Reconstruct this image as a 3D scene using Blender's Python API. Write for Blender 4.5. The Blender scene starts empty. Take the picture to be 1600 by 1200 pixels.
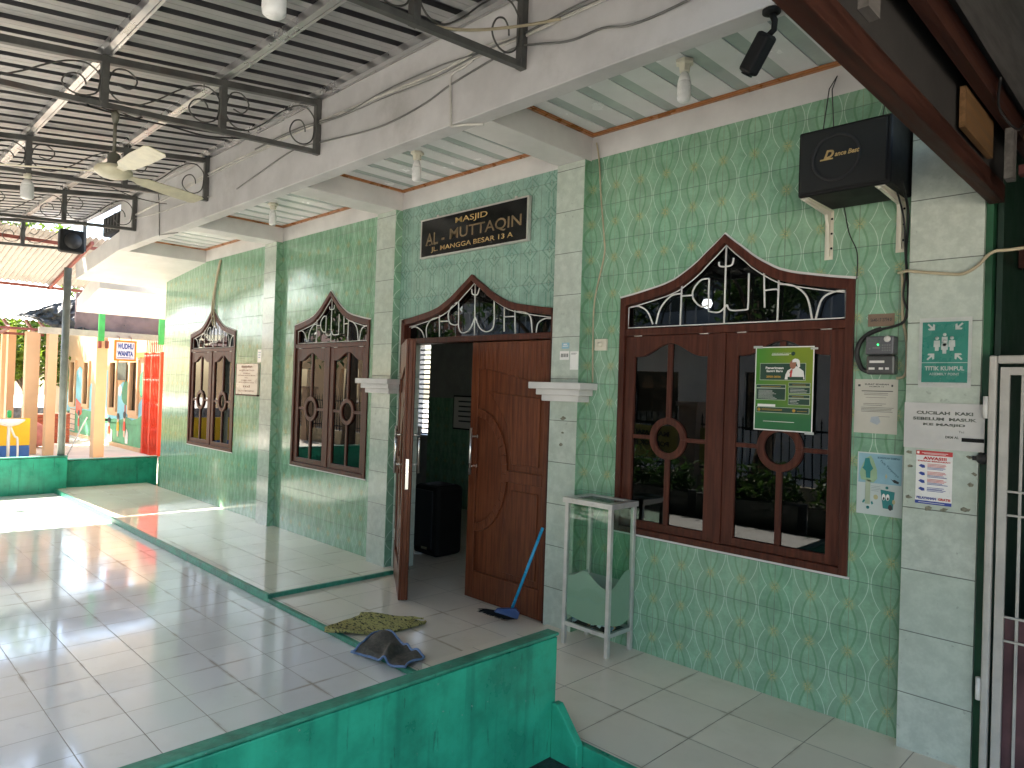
import bpy, bmesh, math, random
from mathutils import Vector, Matrix, Euler
random.seed(7)
S = bpy.context.scene
PI = math.pi
# ------------------------------------------------------------------ camera
cd = bpy.data.cameras.new('camera'); cam = bpy.data.objects.new('camera', cd)
S.collection.objects.link(cam); S.camera = cam
YAW, PITCH, ROLL = 7.84543128e-01, 8.66890377e-03, 3.31625608e-02
fw = Vector((-math.sin(YAW)*math.cos(PITCH), math.cos(YAW)*math.cos(PITCH), math.sin(PITCH)))
rt = Vector((math.cos(YAW), math.sin(YAW), 0)); up = rt.cross(fw)
r2 = math.cos(ROLL)*rt + math.sin(ROLL)*up; u2 = -math.sin(ROLL)*rt + math.cos(ROLL)*up
m = Matrix.Identity(4)
for i in range(3):
    m[i][0] = r2[i]; m[i][1] = u2[i]; m[i][2] = -fw[i]
m[0][3], m[1][3], m[2][3] = 2.5897, -3.8922, 1.677
cam.matrix_world = m
cd.sensor_width = 36; cd.lens = 1097.7/1600*36; cd.clip_start = 0.02; cd.clip_end = 400
# ------------------------------------------------------------------ sky, sun, exposure
SUN = Vector((-0.56, -0.27, 0.76)).normalized()
elev = math.asin(SUN.z); azim = math.atan2(SUN.x, SUN.y)
w = bpy.data.worlds.new('World'); S.world = w; w.use_nodes = True
nt = w.node_tree; bg = nt.nodes['Background']; sky = nt.nodes.new('ShaderNodeTexSky')
sky.sky_type = 'NISHITA'; sky.sun_disc = False; sky.sun_elevation = elev; sky.sun_rotation = azim
sky.air_density = 1.2; sky.dust_density = 2.0
nt.links.new(sky.outputs[0], bg.inputs[0]); bg.inputs[1].default_value = 0.12
sl = bpy.data.lights.new('sun', 'SUN'); sl.energy = 5.0; sl.angle = math.radians(0.53); sl.color = (1, .93, .82)
so = bpy.data.objects.new('sun', sl); S.collection.objects.link(so)
so.rotation_euler = (-SUN).to_track_quat('-Z', 'Y').to_euler()
S.view_settings.view_transform = 'Standard'; S.view_settings.look = 'None'
S.view_settings.gamma = 1.0; S.view_settings.use_curve_mapping = False
S.view_settings.exposure = 2.8
S.cycles.use_denoising = True
S.cycles.max_bounces = 10; S.cycles.diffuse_bounces = 5; S.cycles.glossy_bounces = 5
S.cycles.transparent_max_bounces = 12
S.cycles.sample_clamp_indirect = 8.0

# ------------------------------------------------------------------ node helpers
class V:
    def __init__(s, nt, k): s.nt = nt; s.k = k
    def _m(s, op, *a):
        n = s.nt.nodes.new('ShaderNodeMath'); n.operation = op
        for i, v in enumerate((s,)+a):
            if isinstance(v, V): s.nt.links.new(v.k, n.inputs[i])
            else: n.inputs[i].default_value = v
        return V(s.nt, n.outputs[0])
    def __add__(s, o): return s._m('ADD', o)
    __radd__ = __add__
    def __sub__(s, o): return s._m('SUBTRACT', o)
    def __rsub__(s, o): return s._m('MULTIPLY', -1.0)._m('ADD', o)
    def __mul__(s, o): return s._m('MULTIPLY', o)
    __rmul__ = __mul__
    def __truediv__(s, o): return s._m('DIVIDE', o)
    def abs(s): return s._m('ABSOLUTE')
    def fract(s): return s._m('FRACT')
    def floor(s): return s._m('FLOOR')
    def sin(s): return s._m('SINE')
    def pow(s, p): return s._m('POWER', p)
    def min(s, o): return s._m('MINIMUM', o)
    def max(s, o): return s._m('MAXIMUM', o)
    def lt(s, o): return s._m('LESS_THAN', o)
    def gt(s, o): return s._m('GREATER_THAN', o)
    def ramp(s, a, b, c=0.0, d=1.0):
        n = s.nt.nodes.new('ShaderNodeMapRange'); n.interpolation_type = 'SMOOTHSTEP'
        s.nt.links.new(s.k, n.inputs[0])
        for i, v in enumerate((a, b, c, d)): n.inputs[i+1].default_value = v
        return V(s.nt, n.outputs[0])
def rgba(c): return (c[0], c[1], c[2], 1.0)
def mixc(nt, f, a, b, mode='MIX'):
    n = nt.nodes.new('ShaderNodeMix'); n.data_type = 'RGBA'; n.blend_type = mode
    for i, v in ((0, f), (6, a), (7, b)):
        if isinstance(v, V): nt.links.new(v.k, n.inputs[i])
        elif isinstance(v, bpy.types.NodeSocket): nt.links.new(v, n.inputs[i])
        elif i == 0: n.inputs[0].default_value = v
        else: n.inputs[i].default_value = rgba(v)
    return n.outputs[2]
def new_mat(name):
    m = bpy.data.materials.new(name); m.use_nodes = True
    return m, m.node_tree, m.node_tree.nodes['Principled BSDF']
def coords(nt, world=True):
    if world:
        n = nt.nodes.new('ShaderNodeNewGeometry'); v = n.outputs['Position']
    else:
        n = nt.nodes.new('ShaderNodeTexCoord'); v = n.outputs['Object']
    sp = nt.nodes.new('ShaderNodeSeparateXYZ'); nt.links.new(v, sp.inputs[0])
    return v, V(nt, sp.outputs[0]), V(nt, sp.outputs[1]), V(nt, sp.outputs[2])
def noise(nt, vec, scale, detail=4, rough=.55, stretch=None):
    if stretch:
        mp = nt.nodes.new('ShaderNodeMapping'); mp.inputs['Scale'].default_value = stretch
        nt.links.new(vec, mp.inputs[0]); vec = mp.outputs[0]
    n = nt.nodes.new('ShaderNodeTexNoise'); nt.links.new(vec, n.inputs[0])
    n.inputs['Scale'].default_value = scale; n.inputs['Detail'].default_value = detail
    n.inputs['Roughness'].default_value = rough
    return V(nt, n.outputs[0])
def wnoise(nt, a, b):
    c = nt.nodes.new('ShaderNodeCombineXYZ'); nt.links.new(a.k, c.inputs[0]); nt.links.new(b.k, c.inputs[1])
    n = nt.nodes.new('ShaderNodeTexWhiteNoise'); n.noise_dimensions = '2D'; nt.links.new(c.outputs[0], n.inputs[0])
    return V(nt, n.outputs['Value']), n.outputs['Color']
def bump(nt, P, h, strength, dist=0.01):
    b = nt.nodes.new('ShaderNodeBump'); b.inputs['Strength'].default_value = strength
    b.inputs['Distance'].default_value = dist
    nt.links.new(h.k, b.inputs['Height']); nt.links.new(b.outputs[0], P.inputs['Normal'])
    return b
def plain(name, col, rough=.5, metal=0.0, var=.12, scale=6, bmp=0.0, world=False, dirt=0.0, dirtcol=(.08,.07,.06), stretch=None, spec=.5):
    m, nt, P = new_mat(name)
    v, x, y, z = coords(nt, world)
    n = noise(nt, v, scale, 5, .6, stretch)
    c = mixc(nt, n.ramp(.3, .7), tuple(k*(1-var) for k in col), tuple(min(1, k*(1+var)) for k in col))
    if dirt > 0:
        d = noise(nt, v, scale*.45, 8, .7)
        c = mixc(nt, d.ramp(.52, .78, 0, dirt), c, dirtcol)
    nt.links.new(c, P.inputs['Base Color'])
    rr = n.ramp(.2, .8, max(0, rough-.08), min(1, rough+.08)); nt.links.new(rr.k, P.inputs['Roughness'])
    P.inputs['Metallic'].default_value = metal
    P.inputs['Specular IOR Level'].default_value = spec
    if bmp: bump(nt, P, noise(nt, v, scale*4, 4), bmp)
    return m
def floor_tile(name, size, ox, oy, col, var=.05, rough=.13, gw=.004, grout=(.10,.085,.06)):
    m, nt, P = new_mat(name)
    v, x, y, z = coords(nt)
    u = (x-ox)/size; t = (y-oy)/size
    cu, ct = u.floor(), t.floor()
    wv, wc = wnoise(nt, cu, ct)
    fu = ((u.fract()-.5).abs()); ft = ((t.fract()-.5).abs())
    edge = fu.max(ft)
    g = edge.ramp(.5-gw/size, .5-gw*.35/size)
    big = noise(nt, v, 1.3, 6, .65); fine = noise(nt, v, 14, 5, .6)
    base = mixc(nt, wv, tuple(k*(1-var) for k in col), tuple(k*(1+var) for k in col))
    base = mixc(nt, big.ramp(.45, .75, 0, .28), base, (col[0]*.72, col[1]*.69, col[2]*.6))
    base = mixc(nt, fine.ramp(.6, .85, 0, .25), base, (col[0]*.6, col[1]*.57, col[2]*.5))
    # grime that gathers along the joints here and there
    gn = noise(nt, v, 3.1, 5, .6)
    gr = edge.ramp(.5-.02/size, .5) * gn.ramp(.5, .68, 0, .55)
    base = mixc(nt, gr, base, (.30,.21,.11))
    gc = mixc(nt, noise(nt, v, 2.2).ramp(.35, .65), grout, (.30,.25,.18))
    c = mixc(nt, g, base, gc)
    nt.links.new(c, P.inputs['Base Color'])
    smear = noise(nt, v, 2.6, 7, .75, (1, 1.7, 1)); foot = noise(nt, v, 6.5, 3, .5)
    c = mixc(nt, smear.ramp(.55, .8, 0, .3)*foot.ramp(.4, .6), c, (col[0]*.55, col[1]*.5, col[2]*.42)); nt.links.new(c, P.inputs['Base Color'])
    r = big.ramp(.3, .75, rough*.6, rough*1.7) + g*.5 + fine.ramp(.6,.8,0,.12) + smear.ramp(.5,.8,0,.16)
    nt.links.new(r.k, P.inputs['Roughness'])
    P.inputs['Specular IOR Level'].default_value = .6
    # every tile lies a hair out of true, so reflections break at the joints
    wsp = nt.nodes.new('ShaderNodeSeparateXYZ'); nt.links.new(wc, wsp.inputs[0])
    tx = (V(nt, wsp.outputs[0])-.5)*(u.fract()-.5) + (V(nt, wsp.outputs[1])-.5)*(t.fract()-.5)
    h = tx*.35 + noise(nt, v, 5, 2)*.05 - g*.5
    bump(nt, P, h, .55, .006)
    return m
def eye_tile(name, base, dark, lite, flower, rough=.12, kind='eye', seam=(.03,.06,.045)):
    m, nt, P = new_mat(name)
    v, x, y, z = coords(nt)
    X = x + y*.37 if kind != 'door' else x          # returns of the pillars use y for their width
    u = (X-1.255)/.2+.5; t = (z-.115)/.25
    wv, wc = wnoise(nt, u.floor(), ((t+.5)).floor())
    au = (u.fract()-.5).abs(); ft = t.fract(); s = (ft*PI).sin()
    n1 = noise(nt, v, 9, 6, .7); n2 = noise(nt, v, 60, 3, .7)
    mott = mixc(nt, n1.ramp(.3, .7), tuple(k*.80 for k in base), tuple(min(1, k*1.2) for k in base))
    mott = mixc(nt, n2.ramp(.35, .7, 0, .35), mott, tuple(k*.72 for k in base))
    mott = mixc(nt, wv*.16, mott, (.5,.6,.45))
    if kind == 'eye':
        we = s.pow(.85)*.215
        ww = s.pow(.8)*.235+.235
        band = (au-ww).ramp(0, -.05) * (au-we).ramp(0, .06)
        c = mixc(nt, band*.22, mott, tuple(k*.7 for k in base))
        ring = 1-((au-we).abs()).ramp(.02, .038)
        c = mixc(nt, ring*.52, c, dark)
        wl = 1-((au-ww).abs()).ramp(.004, .014)
        c = mixc(nt, wl*.7, c, lite)
        dv = (ft-.5).abs()._m('MULTIPLY', -1.0)+.5
        d2 = ((dv*1.25).pow(2) + (au*1.0).pow(2)).pow(.5)
        fl = d2.ramp(.22, .05) * noise(nt, v, 130, 2, .6).ramp(.42, .6)
        c = mixc(nt, fl*.85, c, flower)
        axis = (1-au.ramp(.004, .012))*.35
        c = mixc(nt, axis, c, flower)
        sv = 1-au.ramp(.005, .011)
        sv = sv * noise(nt, v, 5, 2).ramp(.4, .6, .25, 1)
        sh = 1-((ft-.5).abs()).ramp(.0035, .008)
    else:
        row = t
        dv = (ft-.5).abs()
        dd = au*1.25+dv*1.6
        dia = (1-((dd-.44).abs()).ramp(.03, .075))
        dia2 = (1-((dd-.14).abs()).ramp(.03, .06))
        bars = (1-((au-.12).abs()).ramp(.018, .04)) * dv.ramp(.24, .28)
        ray_ = (1-(((au-dv).abs()).ramp(.012, .03))) * (dd.ramp(.5, .56)) * (dd.ramp(.85, .75))
        n3 = noise(nt, v, 120, 2).ramp(.3, .6, .4, 1)
        pat = (dia.max(dia2).max(bars).max(ray_))*n3
        c = mixc(nt, pat*.55, mott, dark)
        ln = 1-((au-.49)).ramp(-.02, -.045)
        sv = 1-((.5-au)).ramp(.004, .011)
        c = mixc(nt, (1-au.ramp(.01, .03))*.2, c, flower)
        sh = 1-dv.ramp(.0035, .008)
    sm = sv.max(sh)
    c = mixc(nt, sm*.8, c, seam)
    st = noise(nt, v, 1.1, 6, .7).ramp(.5, .8, 0, .3)
    c = mixc(nt, st, c, tuple(k*.55 for k in base))
    nt.links.new(c, P.inputs['Base Color'])
    nt.links.new((n1.ramp(.3, .8, rough*.7, rough*1.6)+sm*.4).k, P.inputs['Roughness'])
    P.inputs['Specular IOR Level'].default_value = .55
    wsp = nt.nodes.new('ShaderNodeSeparateXYZ'); nt.links.new(wc, wsp.inputs[0])
    tl = (V(nt, wsp.outputs[0])-.5)*(u.fract()-.5)*.5 + (V(nt, wsp.outputs[1])-.5)*((t+.5).fract()-.5)*.5
    bump(nt, P, tl + n1*.05 + n2*.012 - sm*.4, .5, .006)
    return m
def pillar_tile(name, col):
    m, nt, P = new_mat(name)
    v, x, y, z = coords(nt)
    t = (z-.27)/.3
    e = (t.fract()-.5).abs()
    sm = e.ramp(.5-.011, .5-.004)
    wv, wc = wnoise(nt, t.floor(), (x*.5).floor())
    n1 = noise(nt, v, 16, 6, .7); n2 = noise(nt, v, 3, 4)
    c = mixc(nt, n1.ramp(.35, .7), tuple(k*.86 for k in col), tuple(min(1,k*1.08) for k in col))
    c = mixc(nt, wv*.3, c, (col[0]*.8, col[1]*.92, col[2]*.85))
    sp = noise(nt, v, 28, 2).ramp(.69, .76)
    c = mixc(nt, sp*.45, c, tuple(k*.5 for k in col))
    c = mixc(nt, n2.ramp(.5, .8, 0, .25), c, (.33,.32,.22))
    c = mixc(nt, sm*.85, c, (.04,.045,.035))
    nt.links.new(c, P.inputs['Base Color'])
    nt.links.new((n1.ramp(.3, .8, .1, .26)+sm*.4).k, P.inputs['Roughness'])
    bump(nt, P, n2*.1+n1*.02-sm*.4, .4, .006)
    return m
def wood(name, a, b, rough=.35, scale=1.0, axis='z', world=False):
    m, nt, P = new_mat(name)
    v, x, y, z = coords(nt, world)
    st = {'z': (14, 14, .9), 'x': (.9, 14, 14), 'y': (14, .9, 14)}[axis]
    n = noise(nt, v, 3*scale, 7, .62, st); n2 = noise(nt, v, 2.2, 4)
    c = mixc(nt, n.ramp(.32, .68), a, b)
    c = mixc(nt, n2.ramp(.45, .75, 0, .4), c, tuple(k*.6 for k in a))
    nt.links.new(c, P.inputs['Base Color'])
    nt.links.new(n.ramp(.3, .7, rough-.08, rough+.12).k, P.inputs['Roughness'])
    P.inputs['Specular IOR Level'].default_value = .22
    bump(nt, P, n, .25, .004)
    return m
def glass(name, tint=(.14,.15,.155), ior=1.5, rough=.0, wav=.0):
    m, nt, P = new_mat(name); nt.nodes.remove(P)
    out = nt.nodes['Material Output']
    tr = nt.nodes.new('ShaderNodeBsdfTransparent'); tr.inputs[0].default_value = rgba(tint)
    gl = nt.nodes.new('ShaderNodeBsdfGlossy'); gl.inputs['Roughness'].default_value = rough; gl.inputs[0].default_value = (.9,.93,.95,1)
    fr = nt.nodes.new('ShaderNodeFresnel'); fr.inputs[0].default_value = ior
    mx = nt.nodes.new('ShaderNodeMixShader')
    ge = nt.nodes.new('ShaderNodeNewGeometry'); ff = V(nt, fr.outputs[0])*(1-V(nt, ge.outputs['Backfacing']))
    nt.links.new(ff.k, mx.inputs[0]); nt.links.new(tr.outputs[0], mx.inputs[1]); nt.links.new(gl.outputs[0], mx.inputs[2])
    nt.links.new(mx.outputs[0], out.inputs[0])
    if wav:
        v, x, y, z = coords(nt); b = nt.nodes.new('ShaderNodeBump'); b.inputs['Strength'].default_value = wav; b.inputs['Distance'].default_value = .01
        nt.links.new(noise(nt, v, 2.5, 1).k, b.inputs['Height']); nt.links.new(b.outputs[0], gl.inputs['Normal']); nt.links.new(b.outputs[0], fr.inputs['Normal'])
    return m
def emit(name, col, st):
    m, nt, P = new_mat(name)
    P.inputs['Base Color'].default_value = rgba(col)
    P.inputs['Emission Color'].default_value = rgba(col); P.inputs['Emission Strength'].default_value = st
    return m

# ------------------------------------------------------------------ mesh helpers
class MB:
    def __init__(s): s.v = []; s.f = []; s.mi = []; s.cur = 0; s.smooth = []
    def add(s, vs, fs, sm=False):
        b = len(s.v); s.v += [tuple(p) for p in vs]
        for f in fs: s.f.append(tuple(b+i for i in f)); s.mi.append(s.cur); s.smooth.append(sm)
        return s
    def mat(s, i): s.cur = i; return s
    def box(s, x0, x1, y0, y1, z0, z1, T=None):
        vs = [Vector(p) for p in ((x0,y0,z0),(x1,y0,z0),(x1,y1,z0),(x0,y1,z0),(x0,y0,z1),(x1,y0,z1),(x1,y1,z1),(x0,y1,z1))]
        if T: vs = [T @ p for p in vs]
        return s.add(vs, [(0,3,2,1),(4,5,6,7),(0,1,5,4),(1,2,6,5),(2,3,7,6),(3,0,4,7)])
    def bar(s, a, b, wd, ht, upv=(0,0,1)):
        a, b = Vector(a), Vector(b); d = (b-a); L = d.length; d.normalize()
        upv = Vector(upv); sd = d.cross(upv)
        if sd.length < 1e-4: sd = d.cross(Vector((1,0,0)))
        sd.normalize(); u = sd.cross(d)
        M = Matrix((( sd.x, d.x, u.x, a.x),(sd.y, d.y, u.y, a.y),(sd.z, d.z, u.z, a.z),(0,0,0,1)))
        return s.box(-wd/2, wd/2, 0, L, -ht/2, ht/2, M)
    def tube(s, pts, r, n=8, smooth_pts=0, cap=True):
        P = [Vector(p) for p in pts]
        if smooth_pts:
            Q = []
            for i in range(len(P)-1):
                p0 = P[max(i-1,0)]; p1 = P[i]; p2 = P[i+1]; p3 = P[min(i+2,len(P)-1)]
                for k in range(smooth_pts):
                    t = k/smooth_pts
                    Q.append(.5*((2*p1)+(p2-p0)*t+(2*p0-5*p1+4*p2-p3)*t*t+(3*p1-p0-3*p2+p3)*t**3))
            Q.append(P[-1]); P = Q
        rs = r if isinstance(r, (list, tuple)) else [r]*len(P)
        if len(rs) != len(P): rs = [rs[min(len(rs)-1, int(i*len(rs)/len(P)))] for i in range(len(P))]
        vs = []; pn = None
        for i, p in enumerate(P):
            d = (P[min(i+1,len(P)-1)]-P[max(i-1,0)]).normalized()
            if pn is None:
                a = Vector((0,0,1)) if abs(d.z) < .9 else Vector((1,0,0)); pn = d.cross(a).normalized()
            pn = (pn - d*pn.dot(d)).normalized(); q = d.cross(pn)
            for k in range(n):
                t = 2*PI*k/n; vs.append(p+(pn*math.cos(t)+q*math.sin(t))*rs[i])
        fs = []
        for i in range(len(P)-1):
            for k in range(n): fs.append((i*n+k, i*n+(k+1)%n, (i+1)*n+(k+1)%n, (i+1)*n+k))
        s.add(vs, fs, True)
        if cap:
            b = len(s.v)-len(vs)
            s.f.append(tuple(b+k for k in range(n))[::-1]); s.mi.append(s.cur); s.smooth.append(False)
            e = b+(len(P)-1)*n
            s.f.append(tuple(e+k for k in range(n))); s.mi.append(s.cur); s.smooth.append(False)
        return s
    def lathe(s, prof, c=(0,0,0), n=20, T=None, sm=True):
        c = Vector(c); vs = []; fs = []
        for (r, z) in prof:
            for k in range(n):
                t = 2*PI*k/n; p = Vector((r*math.cos(t), r*math.sin(t), z))
                vs.append((T @ p if T else p)+c)
        for i in range(len(prof)-1):
            for k in range(n): fs.append((i*n+k, i*n+(k+1)%n, (i+1)*n+(k+1)%n, (i+1)*n+k))
        ring_ = prof[0] == prof[-1]
        if prof[0][0] > 1e-5 and not ring_: fs.append(tuple(range(n))[::-1])
        if prof[-1][0] > 1e-5 and not ring_: fs.append(tuple((len(prof)-1)*n+k for k in range(n)))
        return s.add(vs, fs, sm)
    def poly_y(s, pts, y0, y1):
        """outline of (x,z) points, front face at y0 and back at y1"""
        n = len(pts); vs = [(p[0], y0, p[1]) for p in pts]+[(p[0], y1, p[1]) for p in pts]
        fs = [tuple(range(n)), tuple(range(n, 2*n))[::-1]]
        for i in range(n): j = (i+1) % n; fs.append((i, i+n, j+n, j))
        return s.add(vs, fs)
    def poly_x(s, pts, x0, x1):
        n = len(pts); vs = [(x0, p[0], p[1]) for p in pts]+[(x1, p[0], p[1]) for p in pts]
        fs = [tuple(range(n)), tuple(range(n, 2*n))[::-1]]
        for i in range(n): j = (i+1) % n; fs.append((i, i+n, j+n, j))
        return s.add(vs, fs)
    def ribbon(s, outer, inner, y0, y1):
        """solid band between two open (x,z) curves of equal length"""
        n = len(outer); vs = []
        for (a, b) in zip(outer, inner): vs += [(a[0],y0,a[1]),(b[0],y0,b[1]),(b[0],y1,b[1]),(a[0],y1,a[1])]
        fs = []
        for i in range(n-1):
            a = i*4; b = a+4
            for k in range(4): fs.append((a+k, a+(k+1)%4, b+(k+1)%4, b+k))
        fs += [(3,2,1,0), (4*n-4,4*n-3,4*n-2,4*n-1)]
        return s.add(vs, fs)
    def text(s, body, x, z, y, h=None, width=None, bold=0.0, ext=.001, T=None, align='CENTER', axis='y', shear=0.0):
        cu = bpy.data.curves.new('t', 'FONT'); cu.body = body; cu.size = 1; cu.offset = bold
        cu.extrude = 0; cu.align_x = 'LEFT'; cu.resolution_u = 3; cu.shear = shear
        ob = bpy.data.objects.new('t', cu); S.collection.objects.link(ob)
        dg = bpy.context.evaluated_depsgraph_get(); me = ob.evaluated_get(dg).to_mesh()
        pts = [v.co.copy() for v in me.vertices]; fs = [tuple(p.vertices) for p in me.polygons]
        ob.evaluated_get(dg).to_mesh_clear(); bpy.data.objects.remove(ob); bpy.data.curves.remove(cu)
        if not pts: return s
        x0 = min(p.x for p in pts); x1 = max(p.x for p in pts); y0 = min(p.y for p in pts); y1 = max(p.y for p in pts)
        sy = (h/(y1-y0)) if h else 1; sx = (width/(x1-x0)) if width else sy
        if not h: sy = sx
        off = {'CENTER': (x0+x1)/2, 'LEFT': x0, 'RIGHT': x1}[align]
        vs = []
        for p in pts:
            a = (p.x-off)*sx; b = (p.y-y0)*sy
            q = Vector((x+a, y, z+b)) if axis == 'y' else Vector((y, x+a, z+b))
            vs.append(T @ q if T else q)
        return s.add(vs, fs)
    def build(s, name, mats, parent=None, origin=None, bevel=0, solid=0):
        if not isinstance(mats, (list, tuple)): mats = [mats]
        o3 = Vector(origin) if origin is not None else Vector((0,0,0))
        if parent is not None and origin is None: o3 = WORLD.get(parent.name, Vector((0,0,0)))
        me = bpy.data.meshes.new(name)
        me.from_pydata([tuple(Vector(p)-o3) for p in s.v], [], s.f)
        for q in mats: me.materials.append(q)
        me.polygons.foreach_set('material_index', s.mi); me.polygons.foreach_set('use_smooth', s.smooth)
        bm = bmesh.new(); bm.from_mesh(me); bmesh.ops.recalc_face_normals(bm, faces=bm.faces); bm.to_mesh(me); bm.free()
        me.update()
        ob = bpy.data.objects.new(name, me); S.collection.objects.link(ob)
        if parent is not None:
            ob.parent = parent
            if origin is not None: ob.location = o3 - WORLD.get(parent.name, Vector((0,0,0)))
        else: ob.location = o3
        WORLD[ob.name] = o3
        if bevel:
            md = ob.modifiers.new('bevel', 'BEVEL'); md.width = bevel; md.segments = 2; md.limit_method = 'ANGLE'; md.angle_limit = math.radians(40)
        if solid:
            md = ob.modifiers.new('solid', 'SOLIDIFY'); md.thickness = solid
        return ob
WORLD = {}
def tag(o, label, cat, group=None):
    o['label'] = label; o['category'] = cat
    if group: o['group'] = group
    return o
def thing(name, label, cat, loc=(0,0,0), group=None):
    o = bpy.data.objects.new(name, None); S.collection.objects.link(o); o.location = loc
    o.empty_display_size = .1; WORLD[o.name] = Vector(loc)
    return tag(o, label, cat, group)
def struct(o): o['kind'] = 'structure'; return o
def dup(o, loc, label=None, parent=None):
    c = o.copy(); S.collection.objects.link(c); c.location = loc
    if parent: c.parent = parent
    if label: c['label'] = label
    for ch in list(o.children):
        d = ch.copy(); S.collection.objects.link(d); d.parent = c
        for g in list(ch.children):
            e = g.copy(); S.collection.objects.link(e); e.parent = d
    return c
def MBx(*boxes):
    b = MB()
    for q in boxes: b.box(*q)
    return b

def each(name, mat, parent, boxes, bevel=0):
    for q in boxes: MBx(q).build(name, mat, parent, bevel=bevel)

# ------------------------------------------------------------------ materials
M = {}
M['floor30'] = floor_tile('outer floor tile', .3, -2.57, -2.68, (.76,.745,.71), rough=.08, gw=.003, grout=(.24,.21,.17))
M['floor40'] = floor_tile('platform floor tile', .4, -3.18, -.40, (.80,.745,.62), rough=.08, gw=.0032, grout=(.24,.20,.14))
M['floor40d'] = floor_tile('door floor tile', .4, -1.125, -.433, (.76,.68,.56), rough=.12, gw=.0035, grout=(.2,.16,.11))
M['floor40r'] = floor_tile('entrance floor tile', .4, 0.0, -.394, (.80,.71,.58), rough=.10, gw=.0035, grout=(.2,.16,.11))
M['eye'] = eye_tile('green eye tile', (.205,.385,.255), (.09,.22,.10), (.55,.68,.55), (.42,.40,.18))
M['doortile'] = eye_tile('blue green diamond tile', (.235,.385,.32), (.055,.16,.12), (.55,.68,.55), (.35,.36,.25), kind='door')
M['pillar'] = pillar_tile('pale pillar tile', (.48,.53,.465))
M['hallw'] = plain('hall white darkened as shade', (.30,.30,.29), .6, world=True)  # white hall surfaces darkened in colour to stand in for indoor shade
M['white'] = plain('white wall paint', (.60,.585,.565), .55, var=.08, scale=3, bmp=.12, world=True, dirt=.35, dirtcol=(.30,.27,.23))
M['beam'] = plain('weathered beam paint', (.49,.48,.475), .6, var=.12, scale=2.4, bmp=.2, world=True, dirt=.5, dirtcol=(.24,.22,.19), stretch=(1,1,1.0))
M['green'] = plain('green wall paint', (.028,.34,.205), .32, var=.22, scale=4, bmp=.25, world=True, dirt=.6, dirtcol=(.02,.10,.06))
M['green'].node_tree.nodes['Principled BSDF'].inputs['Specular IOR Level'].default_value = .35
def wear(m):
    nt = m.node_tree; P = nt.nodes['Principled BSDF']; c0 = P.inputs['Base Color'].links[0].from_socket
    v, x, y, z = coords(nt)
    scr = noise(nt, v, 7, 6, .7, (3, 3, .5)).ramp(.60, .68, 0, .55); runs = noise(nt, v, 5, 3, .5, (4, 4, .25)).ramp(.5, .75, 0, .4)
    chip = noise(nt, v, 38, 3, .6).ramp(.71, .74, 0, .8)
    c = mixc(nt, runs, c0, (.015,.13,.085)); c = mixc(nt, scr, c, (.02,.075,.05)); c = mixc(nt, chip, c, (.25,.34,.28))
    nt.links.new(c, P.inputs['Base Color'])

M['greentop'] = plain('worn green edge paint', (.04,.24,.15), .4, var=.3, scale=9, bmp=.3, world=True, dirt=.6, dirtcol=(.05,.10,.07))
wear(M['green']); wear(M['greentop'])
M['win'] = wood('red brown window wood', (.048,.012,.007), (.095,.028,.016), .42)
M['door'] = wood('brown door wood', (.085,.022,.009), (.165,.050,.021), .36)
M['doorlight'] = wood('light door edge wood', (.30,.14,.08), (.42,.21,.13), .45)
M['glass'] = glass('window glass', wav=.05)
M['clear'] = glass('clear box glass', (.86,.93,.89), 1.45)
M['whitebar'] = plain('white painted steel', (.70,.69,.66), .4, var=.06)
M['steel'] = plain('brushed steel', (.62,.60,.57), .3, 1.0, var=.06)
M['alu'] = plain('aluminium frame', (.60,.58,.55), .42, .6, var=.1, scale=12, dirt=.3)
M['black'] = plain('black paint', (.008,.008,.008), .6, var=.3)
M['black'].node_tree.nodes['Principled BSDF'].inputs['Specular IOR Level'].default_value = .2
M['blackgl'] = plain('black gloss', (.006,.006,.006), .2, var=.2)
M['gold'] = plain('gold lettering', (.55,.38,.16), .35, .5, var=.2, scale=20)
M['golddim'] = plain('faded gold lettering', (.22,.155,.085), .4, .4, var=.4, scale=8)
M['plank_w'] = plain('white pvc plank', (.66,.66,.66), .22, var=.03, world=True)
M['plank_g'] = plain('grey green pvc plank', (.36,.41,.38), .2, var=.12, scale=2, world=True)
M['trim'] = plain('brown pvc trim', (.34,.13,.035), .3, var=.15, scale=10, world=True)
M['truss'] = plain('grey truss paint', (.085,.085,.08), .5, .2, var=.2, scale=9, dirt=.4, dirtcol=(.12,.05,.03))
M['chan'] = plain('galvanised channel', (.50,.49,.49), .30, .85, var=.06, scale=3)
M['sheet'] = plain('galvanised roof sheet', (.30,.30,.295), .42, .35, var=.1, scale=2.5, world=True, dirt=.3, dirtcol=(.25,.24,.22))
M['ribshade'] = plain('roof rib painted shade', (.075,.075,.08), .5, .3, var=.1, world=True)  # ribs coloured dark to stand in for the shade in their hollows
M['beige'] = plain('beige translucent roof sheet', (.40,.365,.33), .5, var=.1, scale=3)
M['cream'] = plain('cream school wall', (.66,.44,.25), .6, var=.05, scale=2, bmp=.05)
M['mred'] = plain('red brown steel', (.20,.05,.035), .5, var=.2)
M['red'] = plain('red steel', (.75,.06,.02), .45, var=.12)
M['yellow'] = plain('yellow paint', (.80,.48,.01), .5, var=.05)
M['blue'] = plain('blue paint', (.03,.13,.42), .5, var=.08)
M['skyblue'] = plain('mural sky blue', (.22,.58,.72), .6, var=.06)
M['hill'] = plain('mural hill green', (.12,.42,.22), .6, var=.2, scale=3)
M['leafp'] = plain('mural leaf green', (.06,.26,.13), .6, var=.2)
M['white2'] = plain('white enamel', (.78,.77,.74), .3, var=.04)
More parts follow.
